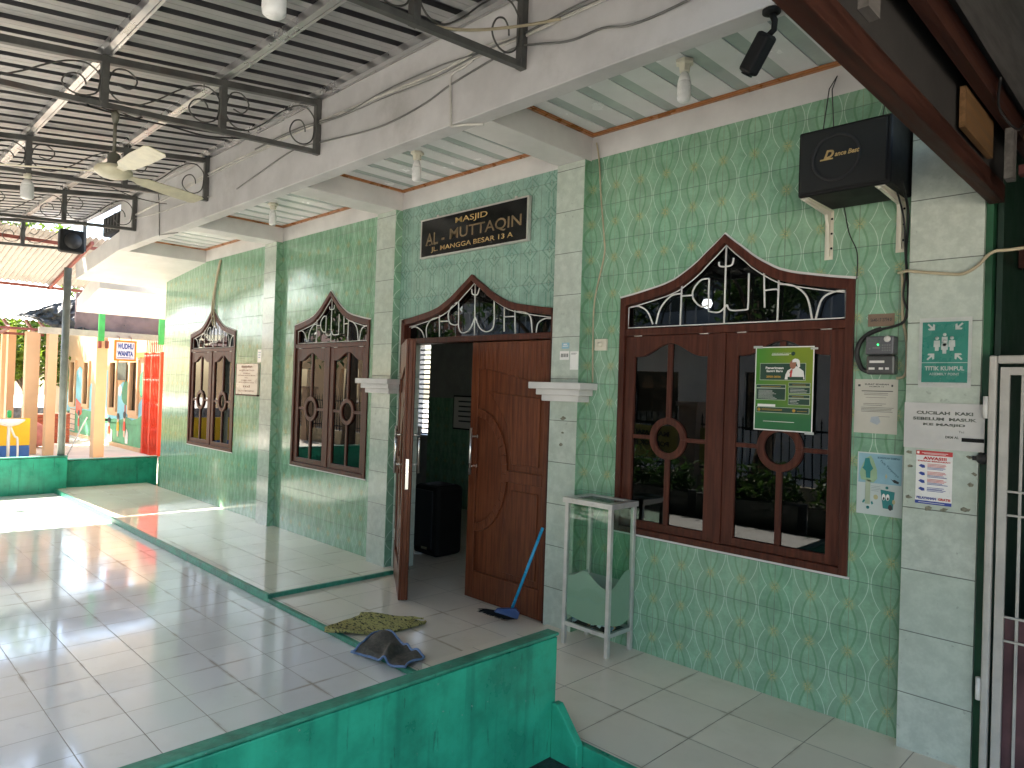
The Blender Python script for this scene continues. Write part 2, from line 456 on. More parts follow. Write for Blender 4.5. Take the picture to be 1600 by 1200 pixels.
M['ivory'] = plain('ivory plastic', (.62,.59,.48), .4, var=.06)
M['bulb'] = plain('milky bulb plastic', (.74,.74,.72), .3, var=.02)
M['fan'] = plain('yellowed fan enamel', (.52,.48,.34), .35, var=.12, scale=12, dirt=.4, dirtcol=(.22,.13,.07))
M['fanm'] = plain('grey fan body', (.11,.105,.08), .4, var=.12)
M['rwood'] = wood('red brown rafter', (.024,.008,.005), (.052,.018,.011), .6, axis='y', world=True)
M['gwood'] = wood('weathered grey board', (.09,.085,.078), (.15,.14,.13), .7, axis='y', world=True)
M['ywood'] = wood('raw yellow board', (.10,.055,.022), (.18,.10,.045), .6, axis='y', world=True)
M['dark'] = plain('dark gap board', (.02,.018,.016), .8)
M['asphalt'] = plain('dark wet asphalt', (.035,.037,.037), .55, var=.35, scale=18, bmp=.6, world=True)
M['concrete'] = plain('sunlit concrete', (.62,.56,.48), .8, var=.1, scale=1.5, bmp=.2, world=True, dirt=.3, dirtcol=(.3,.27,.23))
M['paper'] = plain('paper', (.66,.64,.60), .5, var=.05)
M['ink'] = plain('dark ink', (.03,.035,.04), .6)
M['rubber'] = plain('black cable rubber', (.012,.012,.012), .5)
M['cream_cable'] = plain('old cream cable', (.42,.36,.24), .5, var=.2)
M['grey_cable'] = plain('grey cable', (.14,.14,.13), .5, var=.2)
M['white_cable'] = plain('white cable', (.52,.50,.46), .5, var=.2)

# ================================================================== THE SETTING
def sheet(name, x0, x1, y0, y1, z, mat, th=.02):
    return struct(MBx((x0, x1, y0, y1, z-th, z)).build(name, mat))
g = MB(); g.box(-70, 40, -60, 60, -.3, -.10); struct(g.build('ground', M['concrete']))
sheet('street_lane', -9.0, 4.6, -7.1, -5.02, -.09, plain('darkened lane concrete', (.12,.115,.105), .85, var=.25, scale=2, world=True), .003)  # dark strip added so the lower panes mirror less bright ground
sheet('asphalt_yard', .345, 8.0, -5.01, -1.252, -.094, M['asphalt'], .003)
sheet('school_yard', -24, -9.66, -4.9, 3.0, -.06, M['concrete'], .03)
struct(MBx((-9.45, .28, -5.0, -1.287, -.2, -.06)).build('outer_floor', M['floor30']))
struct(MBx((-9.5, -2.683, -1.257, 0.0, -.2, 0.0)).build('platform_floor', M['floor40']))
struct(MBx((-2.648, -.782, -1.255, .15, -.2, -.03)).build('doorway_floor', M['floor40d']))
struct(MBx((-.78, 5.0, -1.207, 0.0, -.2, 0.0)).build('entrance_floor', M['floor40r']))
struct(MBx((-9.0, 1.6, .15, 2.75, -.2, -.033)).build('prayer_hall_floor', M['floor40d']))
e = MB(); e.box(-9.45, -2.65, -1.287, -1.257, -.06, .002); e.box(-2.683, -2.65, -1.257, -.085, -.06, .002)
e.box(-2.65, .278, -1.287, -1.255, -.06, -.026)
struct(e.build('floor_edging', M['greentop'], bevel=.004))
k = MB(); k.box(.346, 5.0, -1.25, -1.207, -.2, .002); struct(k.build('entrance_kerb', M['green'], bevel=.006))

# ================================================================== THE MOSQUE
mq = thing('mosque', 'mosque front clad in green patterned tiles with wooden pointed windows, pillars and white concrete beams', 'mosque', (0,0,0))
OG = [(0,.338),(.08,.285),(.16,.238),(.24,.185),(.32,.145),(.44,.092),(.56,.062),(.7,.040),(.85,.018),(1.0,0)]
def ogz(t):
    t = min(1, abs(t))
    for (a, za), (b, zb) in zip(OG, OG[1:]):
        if t <= b: return za+(zb-za)*(t-a)/(b-a)
    return 0
def ogcurve(xc, hw, zs, n=36, d=0.0, sc=1.0):
    """curve from left to right; d drops it straight down"""
    return [(xc+hw*(-1+2*i/n), zs+ogz(-1+2*i/n)*sc-d) for i in range(n+1)]
def wall(x0, x1, mat, op=None, z0=-.15, z1=3.33, y0=0.0, y1=.15):
    b = MB()
    if not op: return b.box(x0, x1, y0, y1, z0, z1)
    xc, hw, zb, zs = op
    b.box(x0, xc-hw, y0, y1, z0, z1); b.box(xc+hw, x1, y0, y1, z0, z1)
    if zb > z0: b.box(xc-hw, xc+hw, y0, y1, z0, zb)
    c = ogcurve(xc, hw, zs); n = len(c)
    b.ribbon([(p[0], z1) for p in c], c, y0, y1)
    return b
WINS = [(-7.115, 'w'), (-4.045, 'w'), (.4875, 'w')]
HW = .757; ZB = .755; ZS = 2.323
wall(-8.95, -5.40, 0, (-7.115, HW-.006, ZB+.006, ZS-.006)).build('tiled_wall', M['eye'], mq)
wall(-5.40, -2.95, 0, (-4.045, HW-.006, ZB+.006, ZS-.006)).build('tiled_wall', M['eye'], mq)
wall(-2.95, -.70, 0, (-1.788, .955, -.15, 2.284)).build('tiled_wall', M['doortile'], mq)
wall(-.70, 1.60, 0, (.4875, HW-.006, ZB+.006, ZS-.006)).build('tiled_wall', M['eye'], mq)
MBx((-8.95, 1.9, .001, .15, 3.33, 3.75)).build('wall_band', M['white'], mq)
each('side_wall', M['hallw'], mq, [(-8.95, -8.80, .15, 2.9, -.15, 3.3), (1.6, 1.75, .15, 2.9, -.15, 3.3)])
# prayer hall inside
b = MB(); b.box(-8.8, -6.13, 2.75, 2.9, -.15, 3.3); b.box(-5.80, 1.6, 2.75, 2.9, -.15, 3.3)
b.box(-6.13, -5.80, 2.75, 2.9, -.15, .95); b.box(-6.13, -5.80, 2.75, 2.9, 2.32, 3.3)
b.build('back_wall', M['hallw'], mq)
MBx((-5.79, 1.6, 2.735, 2.75, -.033, 1.53), (-8.8, -6.14, 2.735, 2.75, -.033, 1.53)).build('tiled_dado', M['eye'], mq)
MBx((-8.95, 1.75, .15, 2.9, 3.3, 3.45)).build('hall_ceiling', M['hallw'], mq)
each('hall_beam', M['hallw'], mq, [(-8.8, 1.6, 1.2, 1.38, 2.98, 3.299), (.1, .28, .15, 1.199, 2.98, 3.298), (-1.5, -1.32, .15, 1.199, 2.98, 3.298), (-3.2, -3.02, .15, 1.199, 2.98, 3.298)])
lv = MB()
lv.mat(0)
for i in range(18): lv.box(-6.12, -5.81, 2.80, 2.815, .96+i*.075, .985+i*.075)
lv.build('louvre_window', plain('pale louvre blades', (.55,.60,.68), .3), mq)
MBx((-3.105, -2.79, .15, .24, -.15, 3.3)).build('hall_pillar', M['pillar'], mq)
# pillars
PIL = [(-5.46, -5.17), (-3.112, -2.815), (-.82, -.565), (1.52, 1.83)]
for i, (a, b_) in enumerate(PIL):
    p = MBx((a, b_, -.08, -.0005, -.15, 3.318)).build('pillar', M['pillar'], mq, origin=((a+b_)/2, -.04, 0), bevel=.002)
    # the right hand return of the first three is faced with the green wall tile
    if i < 3:
        MBx((b_, b_+.004, -.078, -.001, 0, 3.317)).build('pillar_return', M['eye'], p)
    if i in (1, 2):
        c = MB()
        for k, (o, z0, z1) in enumerate(((.115, 1.695, 1.742), (.075, 1.652, 1.695), (.045, 1.608, 1.652))):
            c.box(a-o, b_+o, -.08-o, -.002, z0, z1)
        c.build('capital', M['white'], p, bevel=.004)
    if i == 3:
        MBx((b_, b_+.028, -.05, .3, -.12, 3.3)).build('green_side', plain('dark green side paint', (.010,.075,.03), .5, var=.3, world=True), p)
# beams
bm_ = MB(); bm_.box(-7.45, 5.0, -1.105, -.985, 3.318, 3.90)
bm_.build('front_beam', M['beam'], mq, bevel=.006)
MBx((-7.45, 5.0, -1.100, -1.02, 3.90, 4.3)).build('parapet', M['white'], mq)
for (a, b_) in [(-7.75, -7.45)]+PIL:
    MBx((a, b_, -.985, -.0005, 3.319, 3.55)).build('cross_beam', M['white'], mq, bevel=.004)
# sloping end slab
s_ = MB(); s_.poly_y([(-7.451, 3.321), (-7.451, 3.56), (-9.52, 3.36), (-9.50, 3.121)], -1.104, 3.0)
s_.build('end_slab', M['white'], mq, bevel=.004)
# ceiling bays of pvc planks with brown trim
bays = [(-7.45, -5.46), (-5.17, -3.112), (-2.815, -.82), (-.565, 1.52), (1.83, 4.5)]
for (a, b_) in bays:
    c = MB(); x = a; i = 0
    while x < b_-.001:
        wd = .155 if i % 2 == 0 else .085
        x2 = min(b_, x+wd)
        c.mat(0 if i % 2 == 0 else 1).box(x+.001, x2-.001, -.984, -.001, 3.502 if i % 2 == 0 else 3.506, 3.52)
        x = x2; i += 1
    cl = c.build('plank_ceiling', [M['plank_w'], M['plank_g']], mq)
    t = MB()
    for (x0, x1, y0, y1) in ((a+.001, b_-.001, -.03, -.002), (a+.001, a+.03, -.983, -.03), (b_-.03, b_-.001, -.983, -.03)):
        t.box(x0, x1, y0, y1, 3.488, 3.5015)
    for (x0, x1, y0, y1) in ((a+.031, b_-.031, -.045, -.031), (a+.031, a+.045, -.983, -.046), (b_-.045, b_-.031, -.983, -.046)):
        t.box(x0, x1, y0, y1, 3.494, 3.5015)
    t.build('ceiling_trim', M['trim'], cl, bevel=.002)

# --- windows
def calligraphy(lines, xc, r=.0055, y=.012):
    b = MB()
    for pts in lines: b.tube([(xc+p[0], y, p[1]) for p in pts], r, 6, smooth_pts=6 if len(pts) > 2 else 0)
    return b
GW = [[(-0.688,2.262),(-0.621,2.264),(-0.552,2.223),(-0.508,2.141)], [(-0.484,2.14),(-0.453,2.242),(-0.378,2.315),(-0.296,2.327)],
 [(-0.3,2.375),(-0.303,2.12)], [(-0.109,2.405),(-0.166,2.399),(-0.216,2.345),(-0.214,2.286),(-0.161,2.236),(-0.109,2.239)],
 [(-.30,2.31),(-.215,2.31)],
 [(-0.109,2.405),(-0.109,2.3),(-0.108,2.215),(-0.095,2.2),(-0.033,2.194),(0.016,2.235)], [(0.0,2.597),(0.0,2.12)],
 [(-.045,2.50),(-.04,2.475),(0,2.468),(.04,2.475),(.05,2.515)],
 [(0.016,2.235),(0.041,2.201),(0.136,2.198),(0.15,2.215),(.151,2.3),(0.15,2.413)],
 [(0.243,2.417),(0.253,2.203)], [(0.246,2.303),(0.32,2.305),(0.333,2.286)], [(0.333,2.375),(0.331,2.12)],
 [(0.34,2.333),(0.422,2.316),(0.496,2.248),(0.527,2.125)], [(0.548,2.125),(0.579,2.232),(0.646,2.267),(0.70,2.268)]]
def make_window(xc):
    """frame mesh (part) with sashes, panes and grille as sub-parts, modelled about x=0"""
    F = MB(); fw_ = .044
    F.box(-HW, -HW+fw_, -.014, .10, ZB, ZS); F.box(HW-fw_, HW, -.014, .10, ZB, ZS)
    F.box(-HW+fw_, HW-fw_, -.014, .10, ZB, ZB+.040)
    F.box(-HW+fw_, HW-fw_, -.010, .10, 2.066, 2.112)
    F.box(-.022, .022, -.006, .09, ZB+.04, 2.066)
    o = ogcurve(0, HW, ZS, 44); i_ = [(x*(1-fw_/HW), z-.052) for x, z in o]
    F.ribbon(o, i_, -.016, .10)
    fr = F.build('window', M['win'], mq, origin=(0,0,0), bevel=.003)
    ck = MB(); o2 = [(x*(1+.012/HW), z+.012) for x, z in o]
    ck.ribbon(o2, [(x, z+.0005) for x, z in o], -.006, .0)
    ck.box(-HW-.010, HW+.010, -.008, .0, ZB-.012, ZB-.0005)
    ck.build('plaster_edge', M['white'], fr)
    # transom pane and grille
    T_ = MB(); inn = [p for p in i_]
    T_.ribbon([(x, z+.004) for x, z in inn], [(x, 2.108) for x, z in inn], .040, .044)
    T_.build('transom_pane', M['glass'], fr)
    gr = calligraphy(GW, 0)
    edge = [(x*.985, z-.012) for x, z in inn]
    gr.tube([(x, .012, z) for x, z in edge], .004, 6); gr.tube([(edge[0][0], .012, edge[0][1]), (edge[0][0], .012, 2.122), (edge[-1][0], .012, 2.122), (edge[-1][0], .012, edge[-1][1])], .004, 6)
    gr.build('calligraphy_grille', M['whitebar'], fr)
    for sgn, x0, x1 in ((-1, -.711, -.024), (1, .024, .711)):
        s = MB(); st = .075; zb, zt = .797, 2.064; gb = .848
        cx = (x0+x1)/2; gx0, gx1 = x0+st, x1-st
        ya, yb = .002, .040
        s.box(x0, gx0, ya, yb, zb, zt); s.box(gx1, x1, ya, yb, zb, zt); s.box(gx0, gx1, ya, yb, zb, gb)
        n = 24; top = []; 
        for i in range(n+1):
            t = -1+2*i/n; a = abs(t)
            zz = 1.925+.085*(.5+.5*math.cos(PI*min(1, a*1.15))) if a < .87 else 1.925
            top.append((gx0+(gx1-gx0)*i/n, zz))
        s.ribbon([(p[0], zt) for p in top], top, ya, yb)
        R, r, zc = .135, .092, 1.398
        mw = .017
        s.box(cx-mw, cx+mw, ya+.004, yb-.002, zc+R-.01, 2.005); s.box(cx-mw, cx+mw, ya+.004, yb-.002, gb, zc-R+.01)
        s.box(gx0, cx-R+.01, ya+.004, yb-.002, zc-.013, zc+.013); s.box(cx+R-.01, gx1, ya+.004, yb-.002, zc-.013, zc+.013)
        m_ = 40
        oo = [(cx+R*math.cos(2*PI*i/m_), zc+R*math.sin(2*PI*i/m_)) for i in range(m_+1)]
        ii = [(cx+r*math.cos(2*PI*i/m_), zc+r*math.sin(2*PI*i/m_)) for i in range(m_+1)]
        s.ribbon(oo, ii, ya+.001, yb)
        s.build('sash', M['win'], fr, bevel=.003)
        pn = MBx((gx0-.01, gx1+.01, .020, .024, gb-.01, 2.02)).build('pane', M['glass'], fr)
        hg = MB()
        for hx in (x0+.10, x1-.10): hg.tube([(hx-.03, .0, 2.066), (hx+.03, .0, 2.066)], .006, 8)
        hg.build('hinge', M['alu'], fr)
    return fr
w0 = make_window(0)
w0.location = (.4875, 0, 0)
for xc in (-4.045, -7.115):
    dup(w0, (xc, 0, 0), parent=mq)

# --- door: frame with transom, two leaves
DX = -1.788; DH = .955
F = MB(); o = ogcurve(DX, DH, 2.29, 44); i_ = [(DX+(x-DX)*(1-.05/DH), z-.05) for x, z in o]
F.ribbon(o, i_, -.03, .12)
F.box(DX-DH, DX-DH+.05, -.03, .12, -.03, 2.29); F.box(DX+DH-.05, DX+DH, -.03, .12, -.03, 2.29)
F.box(DX-DH+.05, DX+DH-.05, -.028, .12, 2.068, 2.116)
df = F.build('door', M['win'], mq, bevel=.004)
MB().ribbon([(x, z+.003) for x, z in i_], [(x, 2.114) for x, z in i_], .045, .049).build('transom_pane', M['glass'], df)
GD = [[(-0.86,2.219),(-0.793,2.226),(-0.705,2.184),(-0.665,2.122)], [(-0.631,2.121),(-0.636,2.216),(-0.571,2.282),(-0.458,2.297)], [(-0.461,2.353),(-0.449,2.116)],
 [(-0.456,2.26),(-0.343,2.258)], [(-0.205,2.412),(-0.273,2.4),(-0.338,2.321),(-0.316,2.245),(-0.251,2.22),(-0.196,2.228)],
 [(-0.205,2.413),(-.20,2.3),(-0.194,2.198),(-0.147,2.148),(-0.05,2.176),(0.01,2.278)], [(0.0,2.559),(0.01,2.118)],
 [(-0.043,2.515),(-0.033,2.474),(-0.002,2.463),(0.032,2.466),(0.057,2.523)], [(0.01,2.278),(0.069,2.188),(0.141,2.149),(0.221,2.166),(0.243,2.227),(.24,2.33),(0.236,2.423)],
 [(0.355,2.391),(0.363,2.142)], [(0.361,2.26),(0.47,2.258)], [(0.475,2.361),(0.487,2.118)], [(0.493,2.294),(0.574,2.287),(0.647,2.246),(0.673,2.12)],
 [(0.714,2.118),(0.731,2.191),(0.798,2.224),(0.86,2.223)]]
gr = calligraphy(GD, DX, y=.02)
gr.tube([(DX+(x-DX)*.985, .02, z-.012) for x, z in i_], .004, 6)
gr.build('calligraphy_grille', M['whitebar'], df)
MBx((DX-DH-.05, DX-DH-.001, -.012, .0, -.03, 2.30)).build('door_architrave', M['pillar'], df)

def leaf(width, T, flip, name_mat):
    """door leaf in local coords: x 0..width from the hinge, y thickness, z -.025..2.06; carved panels both sides"""
    b = MB(); H0, H1 = -.022, 2.058; th = .036
    b.box(0, width, 0, th, H0, H1, T)
    for (ya, yb) in ((-.020, .0), (th, th+.020)):
        sw = .085
        def Q(pts):  # raised band outlines in x (from hinge) and z
            b.add([T @ Vector((p[0], ya, p[1])) for p in pts]+[T @ Vector((p[0], yb, p[1])) for p in pts],
                  [tuple(range(len(pts))), tuple(range(len(pts), 2*len(pts)))[::-1]]+[(i, i+len(pts), (i+1) % len(pts)+len(pts), (i+1) % len(pts)) for i in range(len(pts))])
        Q([(0.0,H0),(sw,H0),(sw,H1),(0.0,H1)]); Q([(width-sw,H0),(width,H0),(width,H1),(width-sw,H1)])
        Q([(sw,H0),(width-sw,H0),(width-sw,.20),(sw,.20)])
        n = 16; arch = []
        for i in range(n+1):
            t = i/n; arch.append((sw+(width-2*sw)*t, 1.74+.10*math.cos(PI*(1-t))*(.5)+.05))
        for i in range(n):
            Q([arch[i], arch[i+1], (arch[i+1][0], H1), (arch[i][0], H1)])
        y_in = (-.011, .0) if ya < 0 else (th, th+.011)
        def F_(pts):
            b.add([T @ Vector((p[0], y_in[0], p[1])) for p in pts]+[T @ Vector((p[0], y_in[1], p[1])) for p in pts],
                  [tuple(range(len(pts))), tuple(range(len(pts), 2*len(pts)))[::-1]]+[(i, i+len(pts), (i+1) % len(pts)+len(pts), (i+1) % len(pts)) for i in range(len(pts))])
        F_([(sw+.05,.25),(width-sw-.30,.25),(width-sw-.32,.60),(width-sw-.40,.90),(sw+.05,.90)]); F_([(sw+.05,1.10),(width-sw-.40,1.10),(width-sw-.33,1.42),(width-sw-.20,1.58),(width-sw-.10,1.66),(sw+.05,1.62)])
        # half circle panel at the free side, lock rail
        cz, R, r = 1.02, .50, .43
        xo = width-sw; ang = [PI/2+PI*i/20 for i in range(21)]
        k_ = .72
        pts = [(xo+R*k_*math.cos(a), cz+R*math.sin(a)) for a in ang]; pin = [(xo+r*k_*math.cos(a)*.97, cz+r*math.sin(a)) for a in ang]
        for i in range(20): Q([pts[i], pts[i+1], pin[i+1], pin[i]])
        Q([(sw, .96), (xo-R*k_+.01, .96), (xo-R*k_+.01, 1.05), (sw, 1.05)])
    return b
def rotz(px, py, a): return Matrix.Translation((px, py, 0)) @ Matrix.Rotation(a, 4, 'Z')
# left leaf: hinged at the left jamb, swung outward
aL = math.radians(-33.2)
TL = rotz(-2.69, -.035, aL)
lf = leaf(.885, TL, False, 0).build('door_leaf', M['door'], df, bevel=.005)
lk = MB(); lk.box(.885, .889, .006, .030, .86, 1.10, TL); lk.tube([TL @ Vector((.80,-.02,1.0)), TL @ Vector((.80,.056,1.0))], .012, 10); lk.build('lock', M['steel'], lf)
# right leaf closed
TR = Matrix.Translation((-.838, .030, 0)) @ Matrix.Diagonal((-1, -1, 1, 1)).to_4x4()
rf = leaf(.905, TR, True, 0).build('door_leaf', M['door'], df, bevel=.005)
def handle(T, x, ys, parent):
    h = MB()
    for (yo, yend) in ys:
        h.tube([T @ Vector((x, yend, .98)), T @ Vector((x, yend, 1.36))], .012, 10)
        for z in (1.05, 1.29):
            h.tube([T @ Vector((x, yo, z)), T @ Vector((x, yend, z))], .008, 8); h.tube([T @ Vector((x, yo, z)), T @ Vector((x, yo+(.008 if yend > yo else -.008), z))], .017, 12)
    h.build('door_handle', M['steel'], parent)
handle(TL, .80, ((-.010, -.075), (.046, .111)), lf)
handle(TR, .83, ((-.010, -.075), (.046, .111)), rf)
hb = MB()
for z in (.32, 1.75): hb.tube([(-2.700, -.045, z-.05), (-2.700, -.045, z+.05)], .009, 8)
hb.build('hinge', M['steel'], df)

# ================================================================== LOW GREEN WALLS
def lowwall(name, label, x0, x1, y0, y1, z0, z1, cap=.018, ov=.006, wedge=False):
    o = thing(name, label, 'low wall', ((x0+x1)/2, (y0+y1)/2, z0), 'low green walls round the porch floor')
    MBx((x0, x1, y0, y1, z0, z1-cap-.003)).build('wall_body', M['green'], o, bevel=.006)
    MBx((x0-ov, x1+ov, y0-ov, y1+ov, z1-cap+.002, z1)).build('wall_top', M['greentop'], o, bevel=.006)
    return o
lw = lowwall('low_wall', 'low green wall with a cracked top edge in the foreground, its end beside the black yard', .28, .345, -5.0, -1.27, -.1, .503)
b = MB(); b.poly_y([(.346, .17), (.38, .17), (.51, .015), (.51, -.10), (.346, -.10)], -1.30, -1.252)
b.build('foot_brace', M['green'], lw, bevel=.006)
lowwall('low_wall', 'low green wall across the far end of the outer floor, in front of the washbasin', -9.57, -9.45, -5.0, -1.13, -.1, .483)
lowwall('low_wall', 'lower green wall across the far end of the raised platform, below the red folding gate', -9.72, -9.60, -1.12, .18, -.1, .41)
lowwall('low_wall', 'short dark green wall piece closing the corner between the platform end and the tiled wall', -9.60, -8.96, .19, .29, -.1, .40)

# ================================================================== CANOPY
cn = thing('metal_canopy', 'grey steel canopy with corrugated sheets, bright purlins and scrolled trusses over the porch', 'canopy', (-3.5, -3, 0))
RS = .128; Z0 = 3.965
def rz(y): return Z0 + RS*(y+1.1)
sh = MB(); x = -9.45; yA, yB = -1.02, -5.4
while x < 2.0:
    pr = [(x, 0), (x+.060, 0), (x+.063, .004), (x+.066, 0), (x+.127, 0), (x+.131, .034), (x+.196, .034), (x+.20, 0)]
    for i in range(len(pr)-1):
        (a, za), (b_, zb) = pr[i], pr[i+1]
        sh.mat(1 if i >= 4 else 0)
        sh.add([(a, yA, rz(yA)+za), (b_, yA, rz(yA)+zb), (b_, yB, rz(yB)+zb), (a, yB, rz(yB)+za)], [(0,1,2,3)])
    x += .20
sh.build('roof_sheet', [M['sheet'], M['ribshade']], cn, solid=.0)
for y in (-1.135, -1.87, -2.62, -3.37, -4.12, -4.87, -5.3):
    c = MB(); z = rz(y)-.004; wd = .05
    c.box(-9.45, 2.0, y-.03, y-.027, z-.055, z); c.box(-9.45, 2.0, y-.0268, y+.0268, z-.0035, z-.001); c.box(-9.45, 2.0, y+.027, y+.03, z-.055, z)
    c.box(-9.45, 2.0, y-.027, y-.014, z-.055, z-.052); c.box(-9.45, 2.0, y+.014, y+.027, z-.055, z-.052)
    c.box(-9.45, 2.0, y-.012, y+.012, z-.050, z-.047)
    c.build('purlin', M['chan'], cn)
SC = [(550,390),(600,412),(630,370),(590,315),(540,310),(500,360),(510,420),(560,480),(630,497),(720,460),(800,410),(880,378),(950,385),(1000,440),(1015,500),(990,555),(940,572),(890,550),(860,500),(880,455),(920,450),(945,480),(950,510)]
SCN = []
for (px, py) in SC:
    bt = 488+(px-497)*.22; tp = 282+(px-497)*.19
    SCN.append((min(.965, max(.035, (px-497)/525)), min(.96, max(.04, (bt-py)/(bt-tp)))))
def topz(y): return rz(y)-.085
def botz(y): return 3.492+.0625*(y+1.1)
def make_truss():
    t = MB(); ys = [-1.13, -1.87, -2.62, -3.37, -4.12, -4.87]
    t.bar((0, -1.11, topz(-1.11)), (0, -5.38, topz(-5.38)), .045, .045, (0,0,1))
    t.bar((0, -1.11, botz(-1.11)), (0, -5.38, botz(-5.38)), .04, .035, (0,0,1))
    for y in ys: t.box(-.0235, .0235, y-.022, y+.022, botz(y)-.0195, topz(y)+.03)
    tr = t.build('truss', M['truss'], cn, origin=(0,0,0), bevel=.002)
    s = MB()
    for a, b_ in zip(ys, ys[1:]):
        pts = []
        for (u, v) in SCN:
            y = b_+(a-b_)*u; z = botz(y)+.02+(topz(y)-botz(y)-.045)*v
            pts.append((0, y, z))
        s.tube(pts, .0055, 6, smooth_pts=4)
    s.build('scrollwork', M['truss'], tr)
    return tr
tr0 = make_truss()
tr0.location = Vector((-.18, 0, 0))-WORLD[cn.name]
for xx in (1.95, -2.42, -4.60, -6.80, -9.0):
    dup(tr0, Vector((xx, 0, 0))-WORLD[cn.name], parent=cn)
each('post', M['truss'], cn, [(xx-.04, xx+.04, -4.93, -4.85, -.06, 3.3) for xx in (-9.0, -4.6, -.18, 1.95)])
# long edge truss at the far end and its post
cn_e = MB(); cn_e.tube([(-9.55, -1.197, -.06), (-9.55, -1.197, 3.28)], .052, 12)
tag(cn_e.build('canopy_post', plain('grey green post', (.20,.22,.20), .45, .2, var=.15), origin=(-9.55,-1.197,-.06)), 'tall round grey steel post behind the far low green wall', 'post')

# beige roof beyond the canopy
br = thing('beige_roof', 'beige corrugated roof on thin red brown steel, beyond the far end of the grey canopy', 'roof', (-11, -2, 3))
b = MB(); y = -2.5
while y < -.2:
    b.add([(-9.46, y, 3.76), (-9.46, y+.04, 3.80), (-12.2, y+.04, 3.31), (-12.2, y, 3.27)], [(0,1,2,3)])
    b.add([(-9.46, y+.04, 3.80), (-9.46, y+.08, 3.76), (-12.2, y+.08, 3.27), (-12.2, y+.04, 3.31)], [(0,1,2,3)])
    y += .08
b.build('roof_sheet', M['beige'], br, solid=.003)
b = MB(); b.bar((-9.75, -2.5, 3.66), (-9.75, -.25, 3.66), .04, .05); b.bar((-12.15, -2.5, 3.23), (-12.15, -.25, 3.23), .05, .05)
b.bar((-9.5, -.9, 3.70), (-12.2, -.9, 3.22), .04, .05); b.bar((-9.5, -2.1, 3.70), (-12.2, -2.1, 3.22), .04, .05)
b.build('roof_frame', M['mred'], br)

# second concrete eave of the building beyond
es = thing('concrete_eave', 'pale concrete eave with a slanting end, beyond and below the mosque roof slab', 'eave', (-10.6, 1, 2.7))
b = MB(); b.poly_y([(-9.75, 3.06), (-9.75, 3.20), (-10.2, 3.24), (-11.05, 2.98), (-11.05, 2.76)], -.72, 3.0)
b.build('eave_slab', M['white'], es, bevel=.004)

# ================================================================== THINGS ON THE MOSQUE FRONT
def onwall(x, z, y=0): return (x, y, z)
# name board
sg = thing('name_board', 'black granite name board with gold letters and thin white frame above the wooden door', 'sign', (-1.81, -.03, 2.82))
MBx((-2.462, -1.152, -.040, -.012, 2.838, 3.160)).build('board', M['blackgl'], sg, bevel=.002)
b = MBx((-2.475, -1.139, -.044, -.010, 3.160, 3.172), (-2.475, -1.139, -.044, -.010, 2.826, 2.838), (-2.475, -2.462, -.044, -.010, 2.838, 3.160), (-1.152, -1.139, -.044, -.010, 2.838, 3.160))
b.build('frame', M['alu'], sg)
b = MB(); b.text('MASJID', -1.80, 3.066, -.0415, h=.062, width=.40, bold=.012)
b.text('JL. MANGGA BESAR 13 A', -1.81, 2.862, -.0415, h=.052, width=1.02, bold=.008); b.build('lettering', M['gold'], sg)
b = MB(); b.text('AL -', -2.40, 2.935, -.0415, h=.105, width=.26, bold=.015, align='LEFT'); 
b.text('MUTTAQIN', -2.07, 2.935, -.0415, h=.108, width=.86, bold=.012, align='LEFT')
for x_ in (-2.385, -2.335, -2.27): b.box(x_-.016, x_+.016, -.0419, -.0413, 2.932, 2.94)
b.build('large_lettering', M['golddim'], sg)
b = MB()
for x_ in (-2.28, -1.31):
    b.box(x_-.012, x_+.012, -.012, -.002, 3.172, 3.20)
b.build('fixing_clip', M['alu'], sg)

# loudspeaker on brackets
sp = thing('wall_speaker', 'large black loudspeaker lying on two ivory brackets high on the tiled wall', 'speaker', (1.31, -.2, 2.705))
b = MB(); b.box(1.07, 1.508, -.355, -.02, 2.705, 3.035); b.build('cabinet', M['black'], sp, bevel=.012)
b = MBx((1.085, 1.49, -.366, -.356, 2.72, 3.02)); b.build('grille_cloth', plain('speaker cloth', (.010,.011,.010), .9, var=.25, scale=90), sp, bevel=.006)
b = MB(); T_ = Matrix.Translation((1.26, -.368, 2.872)) @ Matrix.Rotation(PI/2, 4, 'X')
b.lathe([(.104,0),(.118,0),(.118,.004),(.105,.006),(.104,0)], (0,0,0), 40, T_); b.build('woofer_ring', plain('speaker ring', (.014,.014,.014), .8), sp)
b = MB(); b.text('D', 1.205, 2.868, -.376, h=.042, width=.05, bold=.05, align='LEFT', shear=.35); b.text('ance Best', 1.258, 2.873, -.376, h=.024, width=.115, bold=.03, align='LEFT', shear=.3)
b.box(1.188, 1.25, -.3765, -.3758, 2.862, 2.869); b.build('badge', M['gold'], sp)
b = MB(); b.tube([(1.125,-.02,3.43),(1.088,-.03,3.366),(.998+.09,-.12,3.035)], .003, 5); b.tube([(1.125,-.02,3.43),(1.10,-.02,3.362),(1.15,-.10,3.035)], .003, 5)
b.tube([(1.39,-.02,3.33),(1.38,-.06,3.20),(1.375,-.1,3.035)], .003, 5)
tag(b.build('hanging_wire', M['rubber']), 'twisted black wires running from the white band down to the top of the wall loudspeaker', 'wire')
